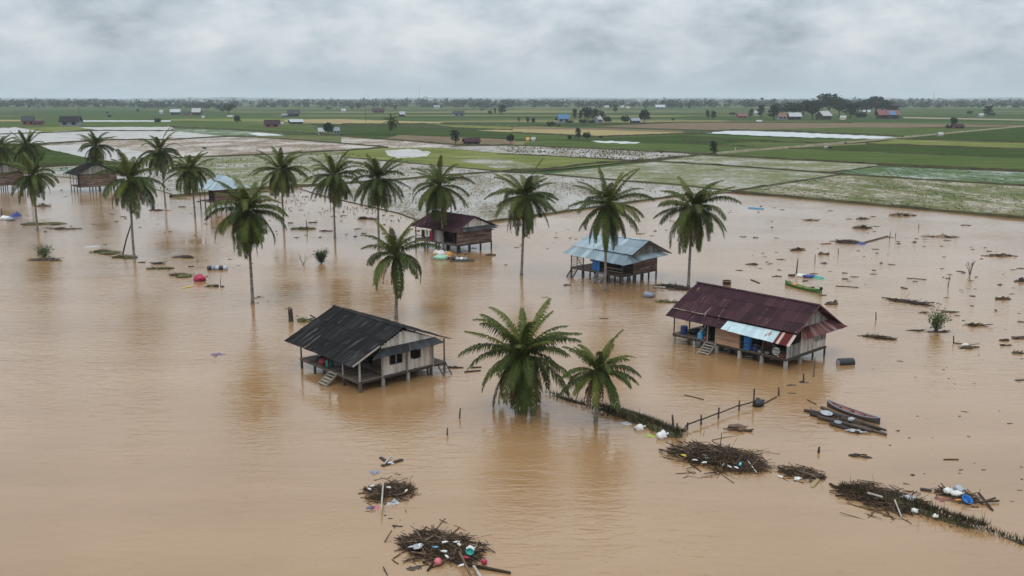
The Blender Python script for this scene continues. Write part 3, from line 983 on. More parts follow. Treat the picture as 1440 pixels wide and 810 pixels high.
plank_wall(bb, (2.4, 8.7), (2.4, 10.6), 1.0, 3.8, 0.2, vertical=False)
plank_wall(bb, (0.1, 8.66), (2.4, 8.66), 1.0, 3.0, 0.2, vertical=False)
plank_wall(bb, (7.0, 0.2), (7.0, 10.6), 1.0, 3.4, 0.2, vertical=False, holes=((8.4, 8.7, 1.9, 2.6), (9.3, 9.6, 1.9, 2.6)))
plank_wall(bb, (2.4, 10.6), (7.0, 10.6), 1.0, 3.6, 0.2, vertical=False)
plank_wall(bb, (0.1, 7.7), (2.4, 7.7), 1.0, 3.0, 0.2, vertical=False)
plank_wall(bb, (0.1, 5.0), (2.4, 5.0), 1.0, 3.0, 0.2, vertical=False)
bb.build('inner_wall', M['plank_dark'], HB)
bb = MB()
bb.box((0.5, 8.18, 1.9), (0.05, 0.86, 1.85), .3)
dr = bb.build('door', M['hole'], HB)  # dark sheet in the doorway, the recess's shade put into its colour
bb = MB()
for y in (7.71, 8.65):
    bb.box((0.03, y, 1.95), (0.09, 0.07, 1.95), .8)
bb.build('frame', M['timber_pale'], dr)
for y in (0.12, 2.6, 5.0, 7.6, 10.2, 12.7):
    post(HB, 0.14, y, -0.8, 0.76, 0.28 if y < 9 else 0.2, 'concrete', 'stilt')
    post(HB, 2.6, y, -0.8, 0.76, 0.22, 'concrete' if y < 1 else 'timber', 'stilt')
    post(HB, 4.8, y, -0.8, 0.76, 0.14, 'timber', 'stilt')
    post(HB, 6.95, y, -0.8, 0.76, 0.14, 'timber', 'stilt')
for y in (0.1, 2.55, 4.97, 12.72):
    post(HB, 0.08, y, 0.96, 2.7 if y < 9 else 2.98, 0.09, 'timber')
for y in (11.0, 12.7):
    post(HB, 2.6, y, 0.96, 4.4, 0.09, 'timber')
    post(HB, 6.9, y, 0.96, 3.6, 0.09, 'timber')
stairs(HB, 0.0, 8.15, 0.95, 1.35, 1.2, 5)
bb = MB()
for z in (1.3, 1.62):
    bb.bar((0.03, 0.2, z), (0.03, 4.9, z), 0.04, 0.05, .3)
bb.build('railing', M['timber'], HB)

# ---------------- the house with the pale blue roof
HC = empty('stilt_house', (14.49, 119.16, 0), R(43))
tag(HC, 'stilt house with pale blue metal roof and two ladders, behind a tall palm', 'house', 'stilt houses in the flood')
ro = sheet_part('roof', 'roof_blue', HC, (1.0, -0.7, 3.98), (1.0, 10.1, 4.02), (4.5, -0.7, 5.5), (4.5, 9.6, 5.42), rows=2)
sheet_part('rear_slope', 'roof_blue', ro, (9.5, -0.6, 3.25), (9.5, 10.1, 3.3), (4.5, -0.7, 5.48), (4.5, 9.6, 5.40), rows=2)
ridge_cap(HC, (4.5, -0.75, 5.55), (4.5, 9.65, 5.47), 'roof_blue', ro)
bb = MB()
bb.bar((1.0, -0.74, 3.93), (4.5, -0.74, 5.46), 0.05, 0.13, .3)
bb.bar((4.5, -0.74, 5.46), (9.5, -0.64, 3.22), 0.05, 0.16, .2)
bb.build('barge_board', M['timber'], HC)
pr = sheet_part('porch_roof', 'roof_blue', HC, (-0.5, -0.6, 2.74), (-0.5, 10.5, 3.05), (1.1, 0.0, 3.85), (1.1, 10.2, 3.92), rows=1)
bb = MB()
roof_sheet(bb, (-0.5, -0.6, 2.73), (2.5, -0.9, 2.95), (1.1, 0.0, 3.8), (1.4, 0.0, 3.82), rows=1, sheet=.8)
bb.build('hip_end', M['roof_blue'], pr)
sheet_part('awning', 'roof_blue', HC, (2.3, -1.05, 3.1), (8.5, -1.05, 3.22), (2.2, 0.02, 3.62), (7.6, 0.02, 3.66), rows=1, sheet=.7, jit=.04)
deck(HC, 0.0, 7.3, 0.0, 9.4, 1.2)
bb = MB()
plank_wall(bb, (2.3, 0.08), (7.35, 0.08), 1.22, 3.5, 0.17, vertical=False)
bb.build('gable_wall', M['plank_brown'], HC)
bb = MB()
plank_wall(bb, (1.6, 0.05), (8.0, 0.05), 3.62, 5.3, 0.3, zt=lambda s: 5.25 - (2.9 - s) * .43 if s < 2.9 else 5.25 - (s - 2.9) * .44)
bb.build('gable_panel', M['plank_grey'], HC)
bb = MB()
plank_wall(bb, (2.3, 0.2), (2.3, 7.0), 1.22, 4.2, 0.2, vertical=False, holes=((2.2, 3.1, 1.2, 3.0),))
plank_wall(bb, (7.3, 0.2), (7.3, 7.0), 1.22, 3.9, 0.2, vertical=False)
plank_wall(bb, (2.3, 7.0), (7.3, 7.0), 1.22, 4.2, 0.2, vertical=False)
bb.build('front_wall', M['plank_dark'], HC)
for y in (0.1, 2.4, 4.7, 7.0, 9.3):
    for x in (0.12, 2.4, 4.0, 5.6, 7.2):
        if y > 5 and x > 3 and y < 9:
            continue
        post(HC, x, y, -0.8, 1.02, 0.17, 'timber', 'stilt')
for y in (0.1, 3.0, 7.0, 9.3):
    post(HC, 0.08, y, 1.21, 2.95, 0.1, 'timber')
for k, (a, q, mk) in enumerate((((0.06, 0.15), (0.06, 2.9), 'timber_pale'), ((0.06, 7.05), (0.06, 9.3), 'timber'))):
    bb = MB()
    n = 2 if k == 0 else 7
    for j in range(n):
        z = (1.62 + .4 * j) if k == 0 else 1.4 + 0.22 * j
        bb.bar((a[0], a[1], z), (q[0], q[1], z), 0.05, 0.06, rnd())
    if k:
        bb.bar((0.0, 7.05, 1.3), (0.0, 8.2, 2.85), 0.05, 0.06, .3)
        bb.bar((0.06, 8.2, 1.25), (0.06, 8.2, 2.9), 0.07, 0.07, .3)
    bb.build('railing', M[mk], HC)
stairs(HC, 0.0, 3.6, 1.2, 1.5, 1.5, 6)
stairs(HC, 0.0, 8.5, 1.2, 1.1, 1.1, 6, 'timber')

# ---------------- the dark maroon house further back
HD = empty('stilt_house', (-8.65, 144.2, 0), R(43))
tag(HD, 'small brown stilt house with dark maroon roof and red cloth hung on its porch', 'house', 'stilt houses in the flood')
ro = sheet_part('roof', 'roof_maroon', HD, (-0.55, -0.3, 3.45), (-0.55, 11.7, 3.35), (3.7, -0.3, 5.6), (3.7, 10.5, 5.66), rows=3)
sheet_part('rear_slope', 'roof_maroon', ro, (8.9, -0.3, 3.6), (8.9, 11.7, 3.6), (3.7, -0.3, 5.58), (3.7, 10.5, 5.64), rows=3)
ridge_cap(HD, (3.7, -0.35, 5.65), (3.7, 10.55, 5.71), 'roof_maroon', ro)
sheet_part('awning', 'roof_old', HD, (0.6, -0.95, 3.5), (7.9, -0.95, 3.55), (1.0, 0.02, 4.0), (7.4, 0.02, 4.05), rows=1, sheet=.8)
deck(HD, 0.0, 7.45, 0.0, 11.0, 1.35)
bb = MB()
plank_wall(bb, (0.05, 0.1), (7.4, 0.1), 1.38, 3.95, 0.17, vertical=False)
bb.build('gable_wall', M['plank_brown'], HD)
bb = MB()
plank_wall(bb, (0.9, 0.06), (7.0, 0.06), 4.02, 5.4, 0.3, zt=lambda s: 5.4 - (2.8 - s) * .5 if s < 2.8 else 5.4 - (s - 2.8) * .4)
bb.build('gable_panel', M['plank_white'], HD)
bb = MB()
plank_wall(bb, (1.6, 0.2), (1.6, 8.6), 1.38, 4.4, 0.22, vertical=False, holes=((0.6, 2.2, 1.4, 2.6), (2.8, 3.8, 1.4, 3.2)))
plank_wall(bb, (7.35, 0.2), (7.35, 8.6), 1.38, 4.0, 0.22, vertical=False)
plank_wall(bb, (1.6, 8.6), (7.35, 8.6), 1.38, 4.3, 0.22, vertical=False)
bb.build('front_wall', M['plank_dark'], HD)
bb = MB()
plank_wall(bb, (0.25, 3.9), (0.25, 6.0), 1.38, 3.3, 0.4)
bb.build('door_panel', M['plank_grey'], HD)
for y in (0.1, 2.8, 5.5, 8.4, 10.9):
    for x in (0.12, 2.5, 5.0, 7.3):
        post(HD, x, y, -0.8, 1.16, 0.19, 'timber', 'stilt')
for y in (0.1, 3.8, 6.4, 10.8):
    post(HD, 0.08, y, 1.36, 3.6, 0.13, 'timber_pale' if y == 3.8 else 'timber')
bb = MB()
for x in (0.2, 7.3):
    bb.bar((x, 8.7, 1.9), (x, 10.9, 1.9), 0.06, 0.06, .3)
bb.bar((0.06, 6.5, 1.9), (0.06, 10.8, 1.9), 0.06, 0.06, .3)
bb.bar((0.1, 7.2, 1.3), (-0.9, 6.4, -.3), 0.09, 0.09, .3)
bb.bar((0.1, 8.4, 1.3), (-0.9, 7.4, -.3), 0.09, 0.09, .3)
bb.build('railing', M['timber'], HD)


# ---------------- smaller huts at the left
def hut(label, org, ang, lx, ly, fl, eave, apex, roof, wall, hip=0.0, over=0.7):
    h = empty('stilt_hut', org, R(ang))
    tag(h, label, 'hut', 'small huts at the left edge of the flood')
    r_ = sheet_part('roof', roof, h, (-over, -over, eave), (-over, ly + over, eave), (lx / 2, hip - .3 if hip == 0 else hip, apex), (lx / 2, ly + .3 if hip == 0 else ly - hip, apex), rows=3)
    sheet_part('rear_slope', roof, r_, (lx + over, -over, eave + .1), (lx + over, ly + over, eave + .1), (lx / 2, hip - .3 if hip == 0 else hip, apex), (lx / 2, ly + .3 if hip == 0 else ly - hip, apex), rows=3)
    if hip:
        for yy, yr in ((-over, hip), (ly + over, ly - hip)):
            bb = MB()
            bb.face([(-over, yy, eave), (lx + over, yy, eave + .1), (lx / 2, yr, apex)], .6)
            bb.face([(-over, yy, eave - .03), (lx / 2, yr, apex - .03), (lx + over, yy, eave + .07)], .6)
            bb.build('hip_end', M[roof], r_)
    deck(h, 0, lx, 0, ly, fl)
    bb = MB()
    plank_wall(bb, (0.1, 0.08), (lx, 0.08), fl + .02, eave + .1, 0.22, vertical=False)
    bb.build('gable_wall', M[wall], h)
    if not hip:
        bb = MB()
        plank_wall(bb, (0.1, 0.05), (lx, 0.05), eave + .12, apex, 0.3, zt=lambda s: apex - .25 - abs(s - lx / 2) * (apex - eave) / (lx / 2 + over))
        bb.build('gable_panel', M['plank_grey'], h)
    bb = MB()
    plank_wall(bb, (1.3, 0.2), (1.3, ly * .75), fl + .02, eave + .5, 0.22, vertical=False, holes=((ly * .2, ly * .4, fl, fl + 1.6),))
    plank_wall(bb, (lx, 0.2), (lx, ly * .75), fl + .02, eave + .1, 0.22, vertical=False)
    plank_wall(bb, (1.3, ly * .75), (lx, ly * .75), fl + .02, eave + .5, 0.22, vertical=False)
    bb.build('front_wall', M['plank_dark'], h)
    for k in range(4):
        for j in range(3):
            post(h, .1 + (lx - .2) * j / 2, .1 + (ly - .2) * k / 3, -.8, fl - .19, .2, 'timber', 'stilt')
        post(h, .08, .1 + (ly - .2) * k / 3, fl + .01, eave + .12, .13, 'timber')
    return h


hut('blue roofed hut half hidden behind a palm crown', at(303, 297), 43, 7.5, 7.5, 1.9, 4.6, 7.4, 'roof_blue', 'plank_brown', 2.2)
hut('brown plank hut with black roof between the left palms', at(113, 271), 40, 9.5, 8.5, 1.5, 4.6, 7.2, 'roof_black', 'plank_brown', 0, 1.2)
hut('dark hut cut off by the left edge of the picture', at(-14, 270), 40, 8.5, 8.0, 1.7, 4.8, 7.2, 'roof_maroon', 'plank_brown', 0, 1.0)


# ------------------------------------------------------------------ goods on the porches and on the water
def drum(label, p, r, h, mk, lie=None, group=None, lid=None):
    o = empty('drum', p, lie or 0)
    tag(o, label, 'drum', group)
    bb = MB()
    prof = [(r * .92, 0), (r, .04 * h), (r, .3 * h), (r * 1.04, .33 * h), (r, .36 * h), (r, .64 * h), (r * 1.04, .67 * h), (r, .7 * h), (r, .95 * h), (r * .9, h)]
    if lie is None:
        bb.lathe((0, 0, 0), prof, 16)
    else:
        bb.lathe((-h / 2, 0, r * .35), prof, 16, axis='x')
    bb.build('shell', M[mk], o, smooth=False)
    lb = MB()
    if lie is None:
        lb.lathe((0, 0, h + .002), [(r * .86, 0), (r * .86, .03), (r * .2, .035)], 16)
    else:
        lb.lathe((-h / 2 - .03, 0, r * .35), [(r * .55, 0), (r * .8, .028)], 16, axis='x')
    lb.build('lid', M[lid or mk], o)
    return o


def sack(label, p, rad, mk, rz=0.0, cat='sack', name='sack', group=None, rough=.5, tie=None):
    o = empty(name, p, rz)
    tag(o, label, cat, group)
    bb = MB()
    bb.blob((0, 0, rad[2] * .55), rad, rnd() * 50, rough, 12, 8)
    bb.build('body', M[mk], o, smooth=True)
    tb = MB()
    tb.tube([(rad[0] * .75, 0, rad[2] * .8), (rad[0] * 1.05, rad[1] * .12, rad[2] * 1.0), (rad[0] * 1.22, rad[1] * .3, rad[2] * .95)], [rad[2] * .25, rad[2] * .12, rad[2] * .28], 6)
    tb.build('tied_end', M[tie or mk], o, smooth=True)
    return o


def jug(label, p, r, h, mk):
    o = empty('water_jug', p)
    tag(o, label, 'jug')
    bb = MB()
    bb.lathe((0, 0, 0), [(r * .9, 0), (r, .05 * h), (r, .25 * h), (r * .93, .3 * h), (r, .35 * h), (r, .62 * h), (r * .8, .75 * h), (r * .32, .85 * h), (r * .3, .94 * h)], 14)
    bb.build('shell', M[mk], o, smooth=True)
    lb = MB()
    lb.lathe((0, 0, .94 * h), [(r * .34, 0), (r * .34, .07 * h)], 10)
    lb.build('cap', M['white'], o)
    return o


def basin(label, p, r, h, mk, tilt=0.0, group=None):
    bb = MB()
    bb.lathe((0, 0, 0), [(r * .7, 0), (r, h), (r * 1.08, h + .01), (r * 1.08, h + .03), (r * .96, h + .03), (r * .68, .03)], 18)
    o = bb.build('basin', M[mk])
    o.location = p
    o.rotation_euler = (tilt, tilt * .4, 0)
    return tag(o, label, 'basin', group)


def pot(label, p, r, mk):
    o = empty('cooking_pot', p)
    tag(o, label, 'pot')
    bb = MB()
    bb.lathe((0, 0, 0), [(r * .6, 0), (r, r * .4), (r, r * .9), (r * 1.1, r), (r * .9, r * 1.0)], 14)
    bb.build('bowl', M[mk], o, smooth=True)
    lb = MB()
    lb.lathe((0, 0, r * 1.02), [(r * 1.0, 0), (r * .5, r * .2), (r * .12, r * .25), (r * .15, r * .4)], 14)
    lb.build('lid', M['steel'], o, smooth=True)
    return o


def cloth(label, p, ang, wd, ht, mk, name='hanging_cloth', waves=3):
    bb = MB()
    n = 16
    for side in (0, 1):
        pts = [[((k / n - .5) * wd, 0.09 * math.sin(k / n * PI * 2 * waves) * (0.3 + .7 * j / 5) + .012 * side, -ht * j / 5 - (0.06 * math.sin(k * 1.3) if j == 5 else 0)) for k in range(n + 1)] for j in range(6)]
        for j in range(5):
            for k in range(n):
                q = [pts[j][k], pts[j][k + 1], pts[j + 1][k + 1], pts[j + 1][k]]
                bb.face(q if side else q[::-1], rnd() * .3 + .4)
    o = bb.build(name, M[mk], smooth=True)
    o.location = p
    o.rotation_euler = (0, 0, ang)
    return tag(o, label, 'cloth')


def crate(label, p, s, mk, rz, name='crate', cat='crate'):
    o = empty(name, p, rz)
    tag(o, label, cat)
    bb = MB()
    for z in (0.06, 0.5, 0.94):
        for sx in (-1, 1):
            bb.box((sx * (s[0] / 2 - .01), 0, z * s[2]), (.025, s[1] - .055, s[2] * .3), rnd())
            bb.box((0, sx * (s[1] / 2 - .01), z * s[2]), (s[0], .025, s[2] * .3), rnd())
    bb.build('slats', M[mk], o)
    fb = MB()
    fb.box((0, 0, .03), (s[0] - .07, s[1] - .07, .03))
    fb.build('base', M[mk], o)
    return o


def loc(h, x, y, z):
    m_ = Matrix.Translation(h.location) @ Matrix.Rotation(h.rotation_euler.z, 4, 'Z')
    return m_ @ Vector((x, y, z))


# on the black roofed house's veranda
sack('bright red sack on the veranda of the black roofed house', loc(HA, .55, 6.55, .96), (.42, .36, .38), 'red')
jug('teal jug standing beside the red sack on the veranda', loc(HA, .6, 5.75, .96), .3, .75, 'teal')
sack('dark bundle left of the red sack on the veranda', loc(HA, 1.2, 8.0, .96), (.5, .35, .28), 'black')
crate('small grey crate behind the teal jug on the veranda', loc(HA, 1.3, 5.6, .96), (.6, .45, .35), 'steel', .5)
# on the maroon house
drum('navy blue drum at the far left corner of the maroon house deck', loc(HB, .75, 12.0, .96), .36, .78, 'navy')
jug('sky blue water jug on the open deck of the maroon house', loc(HB, .42, 9.75, .96), .3, .8, 'sky')
sack('dull red sack beside the door of the maroon house', loc(HB, .4, 9.1, .96), (.3, .26, .25), 'brownred')
sack('black bundle on the open deck behind the navy drum', loc(HB, 1.6, 11.2, .96), (.7, .4, .35), 'black')
sack('dark grey bundle on the open deck near the dark doorway wall', loc(HB, 1.7, 10.2, .96), (.55, .4, .4), 'steel')
drum('tall bright blue drum on the kitchen porch under the silver sheet', loc(HB, .5, 4.4, .96), .4, 1.25, 'blue')
jug('small dark blue jug right of the tall blue drum', loc(HB, .4, 3.5, .96), .26, .6, 'navy')
basin('white basin stood up among the pots of the kitchen porch', loc(HB, .32, 1.35, 1.38), .36, .14, 'white', 1.1)
pot('green cooking pot on the kitchen porch', loc(HB, 1.2, 2.1, 1.4), .25, 'leaf_green')
crate('wooden crate under the green cooking pot', loc(HB, 1.2, 2.1, .96), (.7, .6, .43), 'stick', .2)
cloth('dark red cloth hanging inside the kitchen porch', loc(HB, 1.5, 2.9, 2.3), R(132), .9, 1.0, 'brownred')
pot('cream pot at the front of the kitchen porch', loc(HB, .3, 2.95, .96), .18, 'cream')
pot('grey pot between the cream pot and the white basin', loc(HB, .35, 2.2, .96), .22, 'grey')
sack('brown sack at the near corner of the kitchen porch', loc(HB, .4, .55, .96), (.3, .26, .25), 'brownred')
pot('small yellow pot at the near edge of the kitchen porch', loc(HB, .22, .95, .96), .14, 'yellow')
# the blue roofed house
cloth('bright blue tarpaulin hung on the front of the pale blue roofed house', loc(HC, .3, 4.9, 2.72), R(133), 1.3, 1.45, 'blue', 'tarpaulin', 2)
cloth('white cloth hung by the slatted porch railing', loc(HC, 1.6, 6.6, 2.9), R(133), 1.1, .8, 'white')
# the dark maroon house
cloth('crimson cloth hung on the porch of the dark maroon house', loc(HD, .2, 6.75, 3.0), R(133), 1.1, 1.6, 'crimson')
cloth('mint green cloth hung beside the crimson cloth', loc(HD, .25, 8.0, 3.0), R(133), .8, .9, 'mint')
cloth('dark cloth hung left of the mint green cloth', loc(HD, .3, 9.1, 2.9), R(133), .9, 1.2, 'black')

# ------------------------------------------------------------------ coconut palms
def frond(bb, base, az, el, L, droop, tone, leaf=0.95, dens=1.0, tatter=0.0, fwd=0.55, grav=1.0):
    n = 13
    P = [Vector(base)]
    e = el
    for k in range(n):
        s = (k + 1) / n
        e = el - droop * (s ** 1.35)
        e = max(e, R(-88))
        a = az + 0.10 * math.sin(s * 2.3 + tone * 9)
        P.append(P[-1] + Vector((math.cos(a) * math.cos(e), math.sin(a) * math.cos(e), math.sin(e))) * (L / n))
    # rachis
    for k in range(n):
        d = (P[k + 1] - P[k]).normalized()
        sd = d.cross(Vector((0, 0, 1)))
        if sd.length < .05:
            sd = Vector((-math.sin(az), math.cos(az), 0))
        sd.normalize()
        w0, w1 = .075 * (1 - k / n) + .012, .075 * (1 - (k + 1) / n) + .012
        u = Vector((0, 0, .03))
        bb.face([P[k] - sd * w0, P[k] + sd * w0, P[k + 1] + sd * w1, P[k + 1] - sd * w1], min(1, tone + .25))
        bb.face([P[k] + sd * w0 - u, P[k] - sd * w0 - u, P[k + 1] - sd * w1 - u, P[k + 1] + sd * w1 - u], min(1, tone + .2))
    m = int(L * 8.6 * dens)
    for i in range(m):
        s = 0.10 + 0.90 * (i + rnd() * .5) / m
        f = s * n
        k = min(n - 1, int(f))
        p = P[k].lerp(P[k + 1], f - k)
        d = (P[k + 1] - P[k]).normalized()
        sd = d.cross(Vector((0, 0, 1)))
        if sd.length < .08:
            sd = Vector((-math.sin(az), math.cos(az), 0))
        sd.normalize()
        up = sd.cross(d).normalized()
        prof = min(1.0, .45 + s * 2.2) * (1.0 if s < .55 else 1 - ((s - .55) / .45) ** 1.6 * .62)
        for sg in (-1, 1):
            if rnd() < tatter:
                continue
            l_ = leaf * prof * ru(.85, 1.12)
            fw = fwd + .55 * s
            dirn = (sd * sg * 1.0 + d * fw + up * ru(-.05, .25)).normalized()
            mid = p + dirn * l_ * .5 + Vector((0, 0, -.05 * l_))
            dr2 = (dirn * .8 + Vector((0, 0, (-1.15 - .7 * rnd()) * grav))).normalized()
            tip = mid + dr2 * l_ * .55
            wv = d * (.052 + .022 * rnd())
            tn = min(1, max(0, tone + ru(-.12, .12) + .10 * s))
            bb.face([p - wv * .7, p + wv * .7, mid + wv, mid - wv], tn)
            bb.face([mid - wv, mid + wv, tip], min(1, tn + .06 + (.2 if rnd() < .12 else 0)))


def palm(label, base_px, crown_px, L, seed, nf=27, dry=3, low=-58, nuts=5, dryskirt=0, r0=0.2, tuft=8, gapaz=None):
    random.seed(seed)
    b0 = at(*base_px)
    top = zat(crown_px[0], crown_px[1], b0.y)
    root = empty('palm_tree', b0)
    tag(root, label, 'palm tree', 'coconut palms standing in the flood')
    h = top.z
    off = Vector((top.x - b0.x, ru(-.3, .3), 0))
    bb = MB()
    pts, rads = [], []
    nf = int(nf * 1.5)
    tuft = int(tuft * 1.3)
    lax, lush = ru(.85, 1.2), ru(.9, 1.12)
    n = 12
    for k in range(n + 1):
        s = k / n
        q = off * (s ** 1.4) + Vector((0, 0, -1 + (h + 1) * s)) + Vector((0.12 * math.sin(s * 3 + seed), 0.1 * math.sin(s * 4 + seed * 2), 0)) * s * (1 - s) * 2
        pts.append(q)
        rads.append(r0 * (1.0 - .38 * s) + (r0 * .55 * max(0, 1 - (h + 1) * s / 1.8)) + .008 * (k % 2))
    bb.tube(pts, rads, 9, .5)
    bb.build('trunk', M['trunk'], root, smooth=True)
    c = off + Vector((0, 0, h))
    cb = MB()
    for i in range(nf):
        q = i / (nf - 1)
        az = i * 2.39996 + ru(-.25, .25)
        if i < tuft:
            el = R(80 - 38 * (i / tuft)) + R(ru(-7, 5))
            dr_ = R(ru(28, 80)) * lax
            ln = L * ru(.74, 1.02)
            tone = ru(.30, .62)
        else:
            q2 = (i - tuft) / (nf - 1 - tuft)
            el = R(44 - (44 - low) * q2 ** .9) + R(ru(-15, 15))
            dr_ = R(ru(50, 96)) * (1 - .3 * q2) * lax
            ln = L * ru(.76, 1.06)
            tone = ru(.10, .50) + .34 * max(0, q2 - .5)
            if rnd() < .07:
                continue
        frond(cb, c + Vector((math.cos(az) * .14, math.sin(az) * .14, ru(-.15, .2))), az, el, ln, dr_, tone, leaf=(.185 * L + .12) * ru(.85, 1.1) * lush * (.74 if i < tuft else 1), fwd=.95 if i < tuft else .5, grav=.55 if i < tuft else 1.0)
    # leaf bases where the fronds meet the trunk
    for i in range(9):
        a = i * 2.4
        cb.bar(c + Vector((0, 0, -.35)), c + Vector((math.cos(a) * .45, math.sin(a) * .45, .35)), .16, .08, .75)
    cb.build('crown', M['palm'], root)
    for i in range(dry):
        az = ru(0, 2 * PI)
        db = MB()
        frond(db, c + Vector((math.cos(az) * .2, math.sin(az) * .2, -.25)), az, R(ru(-62, -48)), L * ru(.6, .82), R(40), ru(.1, .7), leaf=.12 * L, dens=.75, tatter=.25)
        db.build('dry_frond', M['dry'], root)
    if dryskirt:
        for i in range(dryskirt):
            db = MB()
            az = ru(0, 2 * PI)
            frond(db, c + Vector((math.cos(az) * .22, math.sin(az) * .22, -.3 - i * .12)), az, R(ru(-86, -76)), L * ru(.45, .75), R(12), ru(.0, .4), leaf=.10 * L, dens=.8, tatter=.2)
            db.build('dry_frond', M['dry'], root)
    for i in range(nuts):
        az = ru(0, 2 * PI)
        nb = MB()
        nb.blob(c + Vector((math.cos(az) * .36, math.sin(az) * .36, ru(-.55, -.2))), (.14, .14, .17), i, .1, 8, 6)
        nb.build('coconut', M['coconut'], root, smooth=True)
    return root


palm('palm cut off by the left edge of the picture, above the dark hut', (-14, 268), (0, 207), 5.6, 101, nuts=0)
palm('thin palm standing behind the second palm from the left edge', (44, 275), (38, 206), 6.2, 102, nuts=0)
palm('short leaning palm with a small crown at the left, by the blue drum', (53, 325), (45, 247), 5.6, 103, nf=24, nuts=2, low=-50)
palm('palm rising behind the black roofed hut on the left', (141, 268), (134, 205), 6.2, 104, nuts=0)
palm('large palm at the left propped by a leaning pole', (189, 365), (181, 252), 6.1, 105, dry=3, nuts=3)
palm('tall palm left of the blue roofed hut, further of the two', (233, 290), (224, 213), 6.3, 106, nuts=2)
palm('tall palm with brown hanging fronds next to the blue roofed hut', (274, 303), (268, 239), 5.9, 107, dry=5, dryskirt=3, nuts=2)
palm('large full palm standing before the blue roofed hut', (355, 428), (349, 296), 5.5, 108, nf=30, dry=3, low=-62, nuts=5)
palm('tall palm in the back row, first right of the blue roofed hut', (399, 322), (396, 239), 6.1, 109, dry=4, nuts=2)
palm('tall palm with a brown skirt in the back row beside the upright pole', (471, 335), (469, 248), 6.0, 110, dry=4, dryskirt=3, nuts=3)
palm('tall palm in the back row behind the ragged palm', (533, 340), (531, 251), 6.0, 111, dry=4, dryskirt=2, nuts=3)
palm('tall palm in front of the dark maroon house', (624, 353), (618, 261), 6.1, 112, dry=4, nuts=3, low=-66)
palm('ragged palm with few fronds and a brown skirt behind the black roof', (557, 449), (556, 357), 4.9, 113, nf=18, dry=3, dryskirt=5, nuts=4, tuft=7, low=-42)
palm('tall palm between the dark maroon house and the pale blue house', (733, 388), (738, 275), 5.7, 114, dry=4, nuts=4, low=-62)
palm('tall palm directly in front of the pale blue roof', (850, 411), (855, 288), 6.0, 115, dry=3, nuts=5, low=-68)
palm('tall palm rising behind the maroon roofed house', (968, 405), (976, 293), 6.1, 116, dry=4, nuts=6, low=-66)
palm('big low palm in the foreground with fronds reaching the water', (738, 579), (735, 500), 5.05, 217, nf=36, dry=1, nuts=5, r0=.24, low=-66, tuft=11)
palm('small palm with dead brown fronds beside the big low palm', (838, 594), (842, 521), 3.6, 118, nf=22, dry=6, dryskirt=2, nuts=4, r0=.15, low=-35, tuft=8)
palm('far lone palm with a dark skirt on the field bank', (551, 189), (551, 170), 7.5, 119, nf=26, dry=5, dryskirt=4, nuts=0, low=-75, r0=.4)
random.seed(5)
bb = MB()
p, q = at(171, 357), at(189, 365)
q = zat(184.5, 315, q.y)
bb.tube([p - Vector((0, 0, .6)), p.lerp(q, .5), q], [.13, .11, .09], 8, .3)
tag(bb.build('leaning_pole', M['timber']), 'dark pole leaning against the large palm at the left', 'pole')

